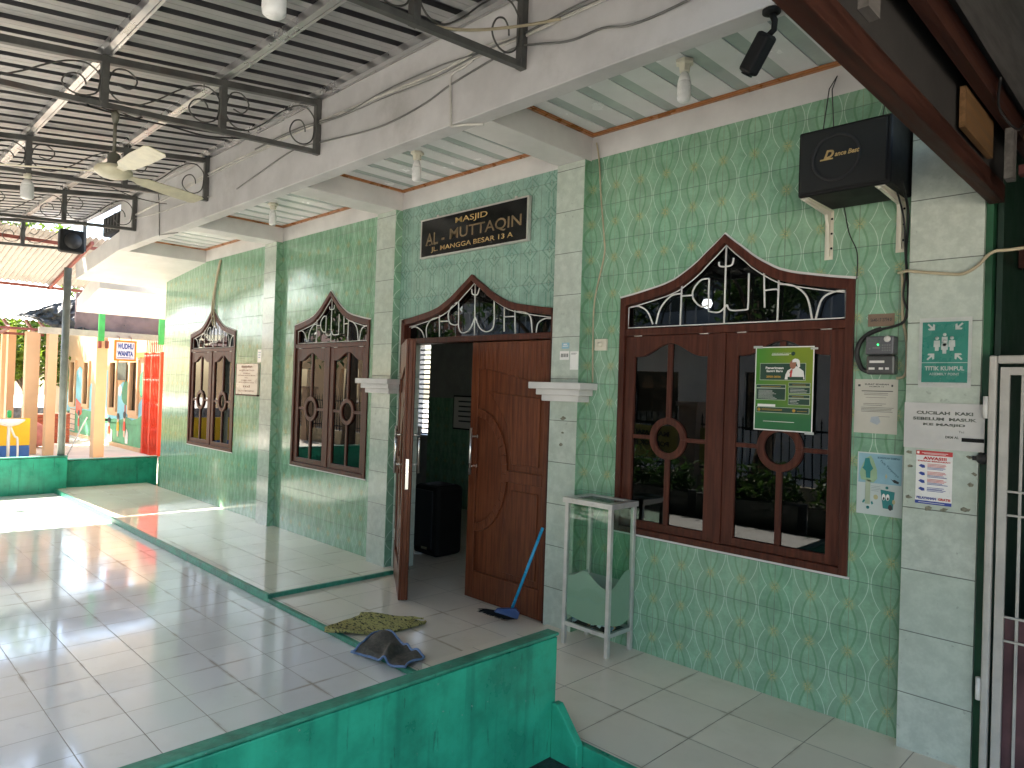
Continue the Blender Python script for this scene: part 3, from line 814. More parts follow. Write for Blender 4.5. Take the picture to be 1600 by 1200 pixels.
def bracket(x, lab):
    o = thing('wall_bracket', lab, 'bracket', (x, 0, 2.45), 'ivory brackets under the loudspeaker')
    b = MB(); b.poly_x([(-.004, 2.46), (-.018, 2.452), (-.030, 2.62), (-.055, 2.675), (-.335, 2.690), (-.335, 2.703), (-.004, 2.703)], x-.008, x+.008)
    b.build('web', M['ivory'], o)
    b = MB(); b.box(x-.022, x+.022, -.0038, -.0005, 2.44, 2.703); b.box(x-.022, x+.022, -.335, -.004, 2.7005, 2.7045); b.build('flange', M['ivory'], o)
    b = MB(); 
    for z in (2.50, 2.58, 2.66): b.lathe([(.006,0),(.006,.003)], (x+.014, -.004, z), 8, Matrix.Rotation(PI/2, 4, 'X'))
    b.build('screw', M['black'], o)
bracket(1.10, 'ivory steel bracket under the left end of the wall loudspeaker'); bracket(1.455, 'ivory steel bracket under the right end of the wall loudspeaker')

# security camera
cc = thing('security_camera', 'black security camera on a jointed arm hanging from the front beam', 'camera', (1.24, -1.06, 3.318))
b = MB(); b.lathe([(.038,0),(.038,-.012),(.02,-.018)], (1.242,-1.065,3.317), 18); b.build('mount', M['black'], cc)
b = MB(); b.tube([(1.242,-1.065,3.305),(1.255,-1.06,3.27),(1.25,-1.055,3.235),(1.215,-1.05,3.215)], .013, 10); b.build('arm', M['black'], cc)
T_ = Matrix.Translation((1.17,-1.035,3.165)) @ Matrix.Rotation(math.radians(38), 4, 'Y') @ Matrix.Rotation(math.radians(8), 4, 'X')
b = MB(); b.box(-.035,.035,-.035,.035,-.085,.085,T_); b.build('housing', M['black'], cc, bevel=.014)
b = MB(); b.lathe([(.026,-.0),( .026,.006),(.012,.006)], (0,0,0), 18, T_ @ Matrix.Translation((0,0,-.092))); b.build('lens', M['blackgl'], cc)

# bulbs
def bulb_lamp(x, y, ztop, lab, base=True, r=.036, L=.11, drop=.03, grp='bulbs under the mosque ceiling', cat='lamp'):
    o = thing('bulb_lamp', lab, cat, (x, y, ztop), grp)
    b = MB()
    if base: b.lathe([(.052,0),(.052,-.016),(.034,-.024),(.030,-.06),(.018,-.066)], (x,y,ztop-.001), 6, sm=False)
    else: b.lathe([(.03,0),(.03,-.03),(.018,-.045)], (x,y,ztop-.001), 14)
    b.build('socket', M['ivory'], o)
    z = ztop-(.062 if base else .044)
    b = MB(); b.lathe([(.018,0),(r*.6,-.012),(r*.85,-.034),(r*.96,-.055)], (x,y,z), 20); b.build('bulb_collar', M['white2'], o)
    z -= .055
    b = MB(); b.lathe([(r*.96,0),(r,-.006),(r,-L*.76),(r*.93,-L*.89),(r*.7,-L*.97),(0,-L)], (x,y,z), 22); b.build('bulb', M['bulb'], o)
bulb_lamp(.523, -.573, 3.5, 'milky bulb on a ceramic holder in the ceiling bay above the large right hand window')
bulb_lamp(-1.821, -.60, 3.5, 'milky bulb on a ceramic holder in the ceiling bay above the black name board')
bulb_lamp(-4.234, -.591, 3.5, 'milky bulb on a ceramic holder in the ceiling bay above the middle window')
bulb_lamp(-.18, -2.58, 3.40, 'large milky bulb hanging from the nearest canopy truss at the top of the picture', False, .049, .12, grp='bulbs under the canopy')
bulb_lamp(-4.60, -2.62, 3.385, 'large milky bulb hanging from the canopy truss behind the ceiling fan', False, .049, .12, grp='bulbs under the canopy')

# ceiling fan
fx, fy = -2.418, -2.55
fn = thing('ceiling_fan', 'yellowed ceiling fan with three blades hanging from a canopy truss', 'fan', (fx, fy, 3.38))
b = MB(); b.tube([(fx,fy,3.385),(fx,fy,3.10)], .011, 10); b.lathe([(.022,0),(.026,-.02),(.014,-.07)], (fx,fy,3.37), 14); b.build('rod', M['fanm'], fn)
b = MB(); b.lathe([(.02,.125),(.036,.115),(.038,.06),(.05,.05),(.05,.035)], (fx,fy,2.985), 22); b.build('canopy_cup', M['fanm'], fn)
b = MB(); b.lathe([(.03,.045),(.095,.03),(.112,.008),(.108,-.012),(.085,-.030),(.05,-.042),(.0,-.045)], (fx,fy,2.99), 28); b.build('motor', M['fan'], fn)
for k, a in enumerate((3, 113, 233)):
    T_ = Matrix.Translation((fx,fy,2.985)) @ Matrix.Rotation(math.radians(a), 4, 'Z') @ Matrix.Rotation(math.radians(-13), 4, 'X')
    b = MB(); vs = []; out = [(.10,-.022),(.17,-.030),(.22,-.055),(.45,-.068),(.66,-.066),(.69,-.05),(.69,.045),(.66,.062),(.45,.062),(.22,.05),(.17,.028),(.10,.022)]
    n = len(out); vs = [T_ @ Vector((p[0],p[1],-.002)) for p in out]+[T_ @ Vector((p[0],p[1],.003)) for p in out]
    b.add(vs, [tuple(range(n))[::-1], tuple(range(n,2*n))]+[(i,(i+1)%n,(i+1)%n+n,i+n) for i in range(n)])
    b.build('blade', M['fan'], fn)
# a fixing bracket clamped under the truss
# far horn speakers on the canopy
b = MB(); b.box(-9.02,-8.86,-1.46,-1.15,3.42,3.74)
o = thing('canopy_speaker', 'dark loudspeaker box tucked behind the scrolls of the far canopy truss', 'speaker', (-8.9,-1.3,3.42)); b.build('cabinet', M['black'], o, bevel=.03)
b = MB(); b.lathe([(.11,0),(.11,.006),(.03,.012),(0,.012)], (0,0,0), 22, Matrix.Translation((-8.858,-1.30,3.58)) @ Matrix.Rotation(PI/2,4,'Y')); b.build('speaker_cone', M['rubber'], o)
b = MB(); b.box(-8.3,-7.55,-1.08,-.75,3.60,3.86)
o = thing('equipment_box', 'black equipment box beside the end of the front beam above the slanting slab', 'box', (-8.0,-.9,3.6)); b.build('case', M['black'], o, bevel=.02)
b = MB()
for i in range(5): b.box(-8.2+i*.13,-8.14+i*.13,-1.086,-1.081,3.64,3.82)
b.build('vent', M['rubber'], o)

# doorbell / dimmer, stickers on the pillar
o = thing('wall_switch', 'small ivory rotary switch on the tiled wall right of the door pillar', 'switch', (-.42, 0, 2.01))
MBx((-.474,-.372,-.022,-.001,1.972,2.052)).build('plate', M['ivory'], o, bevel=.004)
b = MB(); b.lathe([(.018,0),(.017,.014),(.0,.015)], (0,0,0), 16, Matrix.Translation((-.423,-.022,2.012)) @ Matrix.Rotation(PI/2,4,'X')); b.build('knob', M['ivory'], o)
def paper(name, lab, cat, x0, x1, z0, z1, y, mat='paper', origin=None, th=.0015, tilt=0, grp=None):
    o = thing(name, lab, cat, ((x0+x1)/2, y, z0), grp)
    MBx((x0, x1, y-th, y-.0002, z0, z1)).build('sheet', M[mat] if isinstance(mat, str) else mat, o)
    return o
inkt = plain('print ink blue', (.05,.17,.30), .6)
inkr = plain('print ink red', (.55,.05,.05), .5)
inkp = plain('print blue', (.03,.06,.30), .5)
o = paper('sticker', 'small sky blue sticker above the paper labels on the door pillar', 'sticker', -.722,-.652,1.985,2.028,-.0815,plain('sticker blue', (.25,.45,.55), .4))
MBx((-.712,-.662,-.0845,-.0832,2.0,2.006),(-.705,-.672,-.0845,-.0832,2.012,2.02)).build('print', M['white2'], o)
o = paper('label', 'small white paper label with a bar code on the door pillar', 'label', -.738,-.652,1.905,1.968,-.0815,'white2')
b = MB()
for i in range(13): b.box(-.725+i*.0052,-.725+i*.0052+random.choice((.0015,.003)),-.0842,-.0831,1.925,1.950)
b.build('print', M['ink'], o)
o = paper('notice', 'white paper notice, bigger than the bar code label beside it, on the door pillar', 'notice', -.640,-.565,1.835,1.965,-.0815,'white2')
MBx((-.63,-.58,-.0842,-.0831,1.950,1.953),(-.63,-.59,-.0842,-.0831,1.943,1.945)).build('print', M['ink'], o)

# poster on the right hand window
gp, gnt, gP = new_mat('green poster gradient')
v, gx, gy, gz = coords(gnt)
c = mixc(gnt, (gx*.8+gz).ramp(2.05, 2.80), (.02,.15,.03), (.20,.27,.012)); c = mixc(gnt, (gx-gz*.2).ramp(.56,.30), c, (.05,.22,.015)); c = mixc(gnt, gz.ramp(1.66,1.56), c, (.015,.13,.04))
gnt.links.new(c, gP.inputs['Base Color']); gP.inputs['Roughness'].default_value = .3
o = thing('green_poster', 'green laminated poster with a speaker in white, taped to the right hand window sash', 'poster', (.87,-.005,1.49))
PY = -.0035
MBx((.703,1.040,PY-.0012,PY,1.496,1.974)).build('sheet', M['white2'], o)
MBx((.709,1.034,PY-.0022,PY-.0014,1.502,1.968)).build('printed_field', gp, o)
dg = plain('poster dark green', (.012,.05,.03), .4); lg = plain('poster light line', (.55,.60,.50), .5); gl_ = plain('poster gold text', (.50,.30,.04), .5); skin = plain('poster skin', (.30,.13,.08), .6)
y2 = PY-.0032; y3 = PY-.0042; y4 = PY-.0052; y5 = PY-.0062
b = MB()
for (x0,x1,z0,z1) in ((.735,.995,1.785,1.878),(.716,.885,1.740,1.756),(.716,.885,1.672,1.735),(.905,1.022,1.752,1.768),(.905,1.022,1.712,1.744),(.905,1.022,1.686,1.701),(.905,1.022,1.648,1.680),(.72,1.020,1.600,1.628)):
    b.mat(1).box(x0-.002,x1+.002,y2,y2+.0006,z0-.002,z1+.002); b.mat(0).box(x0,x1,y3,y3+.0006,z0,z1)
b.build('text_box', [dg, lg], o)
b = MB(); b.text('Penerimaan', .820, 1.846, y4, width=.105, bold=.03, h=.014); b.text('Santri Baru', .820, 1.829, y4, width=.095, bold=.03, h=.013)
for i in range(8): b.box(.728,.728+.08+.03*random.random(),y4,y4+.0006,1.724-i*.0065,1.7255-i*.0065)
for i in range(3): b.box(.912,.97+.04*random.random(),y4,y4+.0006,1.734-i*.008,1.7357-i*.008); b.box(.912,.95+.04*random.random(),y4,y4+.0006,1.672-i*.008,1.6737-i*.008)
b.box(.725,.83,y4,y4+.0006,1.632,1.646); b.box(.76,.94,y3,y3+.0006,1.547,1.5495); b.box(.80,.90,y2,y2+.0006,1.925,1.929)
b.text('PENDAFTARAN', .865, 1.932, y4, width=.12, h=.006)
b.build('white_text', M['white2'], o)
b = MB(); b.text('2025-2026', .815, 1.797, y4, width=.085, h=.012, bold=.04)
for (x0,x1,z) in ((.74,.86,1.746),(.925,1.0,1.757),(.925,.99,1.691),(.75,.87,1.611),(.75,.87,1.617),(.955,1.01,1.611)): b.box(x0,x1,y4,y4+.0006,z,z+.002)
b.lathe([(.009,0),(.009,.001)], (0,0,0), 16, Matrix.Translation((.734,y4,1.614)) @ Matrix.Rotation(PI/2,4,'X')); b.lathe([(.009,0),(.009,.001)], (0,0,0), 16, Matrix.Translation((.937,y4,1.614)) @ Matrix.Rotation(PI/2,4,'X'))
b.build('gold_text', gl_, o)
b = MB()
b.mat(0).poly_y([(.880,1.788),(.884,1.815),(.895,1.838),(.918,1.852),(.945,1.862),(.968,1.848),(.985,1.835),(.992,1.79)], y4, y4+.0006)
b.mat(1).poly_y([(.925+.018*math.cos(a*.5236),1.872+.026*math.sin(a*.5236)) for a in range(12)], y5, y5+.0006)
b.mat(0).poly_y([(.922,1.884),(.923,1.898),(.935,1.905),(.952,1.903),(.963,1.893),(.966,1.86),(.955,1.85),(.945,1.885)], y5-.001, y5-.0004)
b.mat(1).poly_y([(.905,1.822),(.915,1.845),(.925,1.845),(.922,1.825)], y5, y5+.0006); b.mat(2).poly_y([(.908,1.80),(.914,1.838),(.922,1.838),(.920,1.80)], y5-.001, y5-.0004)
b.mat(3).box(.898,.985,y5-.001,y5-.0004,1.788,1.803)
b.build('printed_figure', [M['white2'], skin, inkr, dg], o)
b = MB(); b.lathe([(.011,0),(.011,.001)], (0,0,0), 18, Matrix.Translation((.925,y4,1.933)) @ Matrix.Rotation(PI/2,4,'X')); b.build('emblem', dg, o)
b = MB(); b.box(.69,.745,PY-.003,PY-.0015,1.966,1.980); b.box(1.02,1.06,PY-.003,PY-.0015,1.955,1.966); b.box(1.0,1.05,PY-.003,PY-.0015,1.487,1.500); b.build('tape', plain('tape', (.45,.47,.45), .2), o)

# paper tag above meter
o = paper('number_tag', 'small brown cardboard tag with handwritten numbers above the electricity meter', 'tag', 1.312,1.438,2.068,2.132,-.003,plain('cardboard', (.22,.155,.11), .8),th=.004)
b = MB(); b.text('5640-17 2774 0', 1.375, 2.092, -.0085, width=.10, h=.018, bold=.01); b.build('writing', M['ink'], o)
# electricity meter
o = thing('electricity_meter', 'grey electricity meter with a green light on the tiled wall', 'meter', (1.40,0,1.81))
mg = plain('meter grey', (.10,.10,.11), .4, var=.05); mg2 = plain('meter smoky cover', (.065,.065,.062), .18, var=.1)
MBx((1.325,1.458,-.075,-.002,1.918,2.012)).build('body', mg, o, bevel=.008)
MBx((1.328,1.462,-.068,-.002,1.818,1.915)).build('terminal_cover', mg2, o, bevel=.010)
MBx((1.337,1.392,-.077,-.0752,1.982,2.0)).build('display', plain('lcd', (.10,.12,.11), .15), o)
b = MB(); b.lathe([(.016,0),(.016,.004),(.009,.006),(0,.004)], (0,0,0), 20, Matrix.Translation((1.428,-.075,1.996)) @ Matrix.Rotation(PI/2,4,'X')); b.build('dial', M['paper'], o)
b = MB(); b.lathe([(.004,0),(.003,.003),(0,.004)], (0,0,0), 10, Matrix.Translation((1.385,-.0755,1.968)) @ Matrix.Rotation(PI/2,4,'X')); b.build('indicator_light', emit('green led', (.02,1,.12), 1.2), o)
b = MBx((1.36,1.395,-.0772,-.0752,1.948,1.956),(1.343,1.35,-.0772,-.0752,1.945,1.952)); 
for r_ in range(3):
    for c_ in range(4): b.box(1.404+c_*.011,1.411+c_*.011,-.0775,-.0752,1.935+r_*.013,1.943+r_*.013)
b.build('keypad', M['paper'] if False else plain('keys', (.2,.2,.2), .5), o)
MBx((1.345,1.415,-.0702,-.0682,1.876,1.888),(1.342,1.37,-.0702,-.0682,1.842,1.853),(1.39,1.41,-.0702,-.0682,1.842,1.853),(1.42,1.437,-.0702,-.0682,1.842,1.853)).build('meter_label', M['paper'], o)

def lines(b, x0, x1, z, n, dz, y, h=.0022, jit=.3, ctr=False):
    for i in range(n):
        wd = (x1-x0)*(1-jit*random.random())
        if ctr: xm = (x0+x1)/2; b.box(xm-wd/2, xm+wd/2, y-.0006, y, z-i*dz, z-i*dz+h)
        else: b.box(x0, x0+wd, y-.0006, y, z-i*dz, z-i*dz+h)
# circular letter under the meter
o = paper('letter_sheet', 'cream printed letter with torn lower corner, stuck under the electricity meter', 'paper sheet', 1.256,1.463,1.516,1.795,-.002,plain('cream paper', (.52,.50,.43), .55, var=.06))
b = MB(); yy = -.0045
b.text('SURAT EDARAN', 1.362,1.765,yy,width=.115,h=.008,bold=.03); b.text('NOMOR 12', 1.362,1.754,yy,width=.07,h=.006,bold=.02); b.box(1.29,1.44,yy-.0006,yy,1.732,1.736); lines(b,1.30,1.42,1.722,2,.008,yy,ctr=True,h=.0018)
b.box(1.31,1.41,yy-.0006,yy,1.700,1.7015); lines(b,1.30,1.42,1.668,2,.008,yy,h=.0018); lines(b,1.29,1.45,1.648,4,.007,yy,h=.0018,jit=.15); lines(b,1.37,1.44,1.603,1,.008,yy,h=.0015)
b.box(1.272,1.284,yy-.0006,yy,1.757,1.768); b.box(1.432,1.440,yy-.0006,yy,1.757,1.768)
b.build('print', M['ink'], o)
b = MB(); b.poly_y([(1.335,1.575),(1.34,1.60),(1.375,1.605),(1.385,1.575),(1.37,1.56)], -.0055, -.0049); b.build('stamp', plain('pale stamp', (.38,.42,.46), .6), o)
# tree and bin poster
o = paper('waste_poster', 'pale blue poster of a tree and a smiling green bin beside the pillar', 'poster', 1.280,1.497,1.098,1.417,-.002,plain('pale sheet', (.50,.56,.54), .35, var=.04))
lt = plain('tree light green', (.28,.42,.26), .5); dt = plain('teal', (.02,.20,.20), .5); pb = plain('poster pale blue', (.24,.42,.50), .4); tk = plain('trunk pale', (.36,.42,.30), .5)
b = MB(); b.box(1.286,1.491,-.0045,-.0036,1.26,1.411); b.build('printed_sky', pb, o)
y0 = -.0060
b = MB()
b.mat(0).poly_y([(1.30,1.275),(1.292,1.31),(1.305,1.35),(1.32,1.385),(1.345,1.402),(1.36,1.375),(1.375,1.33),(1.378,1.285),(1.36,1.262),(1.33,1.27)], y0, y0+.0006)
b.mat(1).box(1.322,1.346,y0,y0+.0006,1.15,1.275)
b.mat(2).poly_y([(1.318,1.385),(1.338,1.388),(1.345,1.36),(1.358,1.335),(1.345,1.32),(1.345,1.285),(1.325,1.285),(1.322,1.32),(1.305,1.335),(1.312,1.345)], y0-.001, y0-.0004)
b.mat(2).poly_y([(1.395,1.232),(1.462,1.225),(1.455,1.135),(1.408,1.138)], y0, y0+.0006); b.mat(2).poly_y([(1.308,1.16),(1.318,1.175),(1.322,1.165),(1.312,1.152)], y0, y0+.0006); b.mat(2).poly_y([(1.35,1.16),(1.356,1.17),(1.362,1.155),(1.355,1.148)], y0, y0+.0006)
for cx_, cz_, rr_ in ((1.336,1.133,.008),(1.425,1.243,.007)): b.mat(2).lathe([(rr_,0),(rr_,.0006)], (0,0,0), 14, Matrix.Translation((cx_,y0,cz_)) @ Matrix.Rotation(PI/2,4,'X'))
for cx_ in (1.411,1.430):
    b.mat(3).poly_y([(cx_+.0085*math.cos(i*PI/6),1.195+.017*math.sin(i*PI/6)) for i in range(12)], y0-.001, y0-.0004)
    b.mat(4).poly_y([(cx_+.001+.004*math.cos(i*PI/6),1.188+.008*math.sin(i*PI/6)) for i in range(12)], y0-.002, y0-.0014)
b.mat(4).poly_y([(1.443+.010*math.cos(i*PI/6),1.145+.015*math.sin(i*PI/6)) for i in range(12)], y0-.002, y0-.0014)
b.mat(4).poly_y([(1.44,1.292),(1.45,1.285),(1.46,1.288),(1.48,1.278),(1.478,1.268),(1.458,1.272)], y0-.001, y0-.0004)
b.mat(5).poly_y([(1.373+.011*math.cos(i*PI/6),1.190+.013*math.sin(i*PI/6)) for i in range(12)], y0, y0+.0006); b.mat(5).poly_y([(1.458+.007*math.cos(i*PI/6),1.175+.012*math.sin(i*PI/6)) for i in range(12)], y0-.001, y0-.0004)
b.mat(5).poly_y([(1.415,1.30),(1.419,1.315),(1.425,1.30),(1.419,1.285)], y0, y0+.0006)
b.build('printed_picture', [lt, tk, dt, M['white2'], M['ink'], plain('glove', (.45,.42,.22), .5)], o)
b = MB(); b.text('BUANGLAH SAMPAH', 1.430,1.388,y0,width=.105,h=.010,bold=.03); b.text('Pada Tempatnya', 0,0,0,width=.115,h=.014,bold=.01,T=Matrix.Translation((1.43,y0,1.335)) @ Matrix.Rotation(math.radians(42),4,'Y')); lines(b,1.35,1.395,1.245,4,.008,y0,h=.0012); b.build('lettering', plain('slate print', (.05,.13,.17), .5), o)

# assembly point sign on the right pillar
PX_ = -.0815
o = paper('assembly_sign', 'green and white assembly point sign on the right hand pillar', 'sign', 1.574,1.793,1.757,2.090,PX_,plain('faded white plate', (.46,.48,.45), .3),th=.003)
tg = plain('sign teal', (.02,.20,.15), .28, var=.1); sw_ = plain('sign white', (.46,.50,.47), .3)
b = MB(); yb_ = PX_-.0052
b.mat(1).box(1.584,1.783,yb_+.0012,yb_+.002,1.777,2.074); b.mat(0).box(1.588,1.779,yb_,yb_+.0008,1.781,2.070); b.mat(1).box(1.588,1.779,yb_-.0008,yb_-.0002,1.874,1.8765)
b.build('printed_field', [tg, sw_], o)
b = MB(); ym = yb_-.0014
def person_icon(cx, cz, s):
    b.lathe([(.0085*s,0),(.0085*s,.0006)], (0,0,0), 14, Matrix.Translation((cx,ym,cz)) @ Matrix.Rotation(PI/2,4,'X'))
    b.poly_y([(cx-.013*s,cz-.011*s),(cx+.013*s,cz-.011*s),(cx+.014*s,cz-.042*s),(cx+.008*s,cz-.042*s),(cx+.008*s,cz-.06*s),(cx-.008*s,cz-.06*s),(cx-.008*s,cz-.042*s),(cx-.014*s,cz-.042*s)], ym, ym+.0006)
person_icon(1.683,2.008,.9); person_icon(1.651,1.992,1.0); person_icon(1.713,1.992,1.0); person_icon(1.683,1.978,1.0)
for (cx,cz,ang) in ((1.627,2.045,-45),(1.740,2.045,-135),(1.627,1.905,45),(1.740,1.905,135)):
    a = math.radians(ang); T_ = Matrix.Translation((cx,ym,cz)) @ Matrix.Rotation(-a,4,'Y')
    pts = [(-.022,-.004),(.002,-.004),(-.006,-.016),(.002,-.018),(.020,0),(.002,.018),(-.006,.016),(.002,.004),(-.022,.004)]
    n = len(pts); b.add([T_ @ Vector((p[0],0,p[1])) for p in pts]+[T_ @ Vector((p[0],.0006,p[1])) for p in pts], [tuple(range(n)),tuple(range(n,2*n))[::-1]]+[(i,i+n,(i+1)%n+n,(i+1)%n) for i in range(n)])
b.text('TITIK KUMPUL', 1.684,1.838,ym,width=.165,h=.020,bold=.03); b.text('ASSEMBLY POINT', 1.684,1.815,ym,width=.125,h=.012,bold=.01)
b.build('pictogram', sw_, o)
# wash your feet board
o = paper('feet_board', 'white board asking to wash feet, with black tape, across the right hand pillar', 'sign', 1.519,1.853,1.463,1.682,PX_-.001,plain('white board', (.52,.51,.49), .35, var=.05),th=.006)
b = MB(); y_ = PX_-.0085
for i, (s, wd, z, hh) in enumerate((('CUCILAH  KAKI',.235,1.627,.016),('SEBELUM  MASUK',.265,1.599,.015),('KE MASJID',.175,1.571,.015))): b.text(s, 1.69,z,y_,width=wd,h=hh,bold=.045)
b.text('Ttd', 1.762,1.545,y_,width=.022,h=.010); b.text('DKM AL', 1.725,1.517,y_,width=.055,h=.012,bold=.04); b.build('lettering', plain('worn print', (.13,.14,.12), .6, var=.5, scale=60), o)
MBx((1.764,1.853,y_-.001,y_,1.506,1.524)).build('black_tape', M['black'], o)
# health notice
o = paper('warning_poster', 'white warning poster with red heading and blue footer on the right hand pillar', 'poster', 1.575,1.729,1.197,1.452,PX_,'white2')
y_ = PX_-.0030
b = MB(); b.mat(0).box(1.575,1.729,y_,y_+.0006,1.430,1.452); b.mat(1).box(1.575,1.729,y_,y_+.0006,1.197,1.212)
b.build('coloured_band', [inkr, inkp], o)
b = MB(); y2_ = y_-.001
b.text('AWAS!!!', 1.655,1.409,y2_,width=.100,h=.015,bold=.05); b.text('DEMAM BERDARAH', 1.652,1.399,y2_,width=.135,h=.0065,bold=.04); b.text('GRATIS', 1.699,1.219,y2_,width=.052,h=.012,bold=.05)
for z in (1.388,1.350,1.315): lines(b,1.625,1.712,z,3,.006,y2_,h=.0022)
b.build('red_print', inkr, o)
b = MB(); b.text('PELAYANAN', 1.623,1.219,y2_,width=.083,h=.012,bold=.05)
for z in (1.370,1.332,1.297,1.265): lines(b,1.625,1.715,z,2,.006,y2_,h=.0022)
lines(b,1.625,1.70,1.275,2,.006,y2_,h=.0022)
for (cx,cz) in ((1.601,1.378),(1.601,1.342),(1.601,1.305),(1.601,1.268)): b.poly_y([(cx-.014,cz),(cx-.004,cz+.008),(cx+.012,cz+.004),(cx+.014,cz-.008),(cx+.002,cz-.010)], y2_, y2_+.0006)
b.build('blue_print', inkp, o)
b = MB(); b.box(1.60,1.71,y2_,y2_+.0006,1.441,1.443); b.box(1.61,1.70,y2_,y2_+.0006,1.436,1.438); b.box(1.59,1.70,y2_,y2_+.0006,1.203,1.205); b.box(1.579,1.589,y2_,y2_+.0006,1.436,1.448); b.build('white_print', M['white2'], o)
# marks of old glue and chipped tile on the pillar
b = MB()
for (cx,cz,s) in ((1.545,1.44,.012),(1.545,1.372,.012),(1.543,1.22,.014),(1.80,1.435,.014),(1.817,1.36,.012),(1.805,1.31,.014),(1.79,1.19,.018),(1.63,1.175,.016),(1.70,1.178,.014),(-.69,1.49,.02),(-.70,1.30,.018),(-.69,1.385,.012)):
    n = 9; b.poly_y([(cx+s*(.5+random.random())*math.cos(i*2*PI/n)*1.1, cz+s*(.3+.6*random.random())*math.sin(i*2*PI/n)) for i in range(n)], -.0808, -.0803)
gm = b.build('glue_mark', plain('old glue', (.17,.165,.12), .8, var=.4, scale=80), bpy.data.objects['pillar.003'] if 'pillar.003' in bpy.data.objects else mq)

# black knob box at pillar edge
o = thing('gate_lock_cover', 'round black rubber cover on the pillar edge beside the white gate', 'cover', (1.848,-.10,1.435))
b = MB(); b.lathe([(.026,0),(.026,.018),(.018,.026),(0,.028)], (0,0,0), 18, Matrix.Translation((1.85,-.083,1.435)) @ Matrix.Rotation(PI/2,4,'X')); b.build('cap', M['rubber'], o)
b = MB(); b.box(1.81,1.85,-.098,-.084,1.425,1.445); b.build('strap', M['rubber'], o)

# marble plaque between left windows
o = thing('marble_plaque', 'cream marble plaque with engraved brown lines between the two left windows', 'plaque', (-5.98,0,1.5))
MBx((-6.24,-5.64,-.032,-.002,1.515,1.895)).build('slab', plain('marble', (.62,.52,.43), .3, var=.06, scale=4), o, bevel=.004)
MBx((-6.262,-6.242,-.030,-.002,1.50,1.895),(-6.262,-5.64,-.034,-.002,1.498,1.512)).build('edge', M['win'], o)
b = MB(); y_ = -.0345
for (z,wd,hh,s) in ((1.845,.30,.03,'Bismillah'),(1.800,.42,.022,'MASJID AL-MUTTAQIN'),(1.770,.2,.014,'DIRESMIKAN'),(1.742,.5,.014,'OLEH BAPAK WALIKOTA MALANG'),(1.715,.1,.012,'PADA'),(1.680,.3,.018,'12 RABIUL AWAL'),(1.655,.44,.014,'BERTEPATAN DENGAN TANGGAL'),(1.60,.2,.03,'ttd'),(1.548,.45,.018,'DRS. H. ACHMAD SANTOSO')):
    b.text(s, -5.94,z,y_,width=wd,h=hh,bold=.02)
b.build('engraving', plain('engraved brown', (.24,.11,.06), .6), o)
o = paper('white_label', 'narrow white label above the marble plaque by the pillar', 'label', -5.72,-5.60,1.915,2.07,-.002,'white2')
b = MB(); lines(b,-5.70,-5.62,2.03,3,.03,-.0045,h=.008); b.build('print', inkt, o)

# ================================================================== CABLES
def cable(name, lab, pts, r, mat, sm=6, cat='cable', extra=()):
    b = MB(); b.tube(pts, r, 6, smooth_pts=sm)
    for e in extra: b.tube(e, r*.8, 6, smooth_pts=sm)
    return tag(b.build(name, M[mat], origin=pts[0]), lab, cat)
w1 = [(-6.9,-1.118,3.66),(-5.3,-1.118,3.70),(-4.4,-1.118,3.745),(-3.514,-1.118,3.745),(-2.728,-1.118,3.728),(-2.07,-1.118,3.701),(-1.512,-1.118,3.71),(-0.92,-1.118,3.684),(-0.534,-1.118,3.685),(-0.175,-1.118,3.656),(0.37,-1.118,3.66),(1.6,-1.118,3.64)]
cable('cable_bundle', 'bundle of pale and grey cables running along the face of the front beam', w1, .006, 'white_cable', extra=(
  [(p[0], p[1]-.004, p[2]+.018*math.sin(i*1.7)+.008) for i, p in enumerate(w1)], [(p[0], p[1]-.003, p[2]-.012+.02*math.cos(i*1.3)) for i, p in enumerate(w1)]))
cable('cable_bundle', 'tangle of thin dark wires lying over the pale cables on the front beam', [(p[0], -1.128, p[2]+.02*math.sin(i*2.1)+.012) for i, p in enumerate(w1[3:])], .0045, 'grey_cable', extra=(
  [(p[0], -1.13, p[2]-.015+.025*math.sin(i*1.1+1)) for i, p in enumerate(w1[3:])],))
cable('sagging_cable', 'single sagging grey cable clipped low on the face of the front beam', [(-3.9,-1.116,3.47),(-3.495,-1.116,3.522),(-2.827,-1.116,3.599),(-2.277,-1.116,3.554),(-1.603,-1.116,3.491),(-1.111,-1.116,3.514),(-0.807,-1.116,3.569),(-0.419,-1.116,3.61),(-0.173,-1.13,3.600),(0.147,-1.116,3.526),(0.376,-1.116,3.516),(0.568,-1.116,3.471),(0.865,-1.116,3.477),(1.5,-1.116,3.54)], .006, 'grey_cable')
cable('conduit', 'pale pipe running down the face of the front beam and bending under it', [(-0.60,-1.118,3.66),(-0.688,-1.118,3.641),(-0.78,-1.118,3.634),(-0.811,-1.118,3.60),(-0.80,-1.118,3.45),(-0.793,-1.118,3.32),(-0.79,-1.112,3.302),(-0.72,-1.07,3.308),(-0.62,-1.0,3.308)], .008, 'white_cable', sm=4)
cable('white_wire', 'thin white wire sagging over the far part of the front beam', [(-4.5,-1.116,3.50),(-4.775,-1.116,3.533),(-5.308,-1.116,3.549),(-6.034,-1.116,3.571),(-6.663,-1.116,3.618),(-7.2,-1.116,3.66)], .005, 'white_cable')
cable('cable_loop', 'thin cable dropping in a loop from the far part of the front beam', [(-6.016,-1.116,3.80),(-5.976,-1.116,3.657),(-5.934,-1.116,3.33),(-5.90,-1.118,3.305),(-5.8,-1.09,3.305),(-5.6,-1.03,3.305)], .005, 'grey_cable')
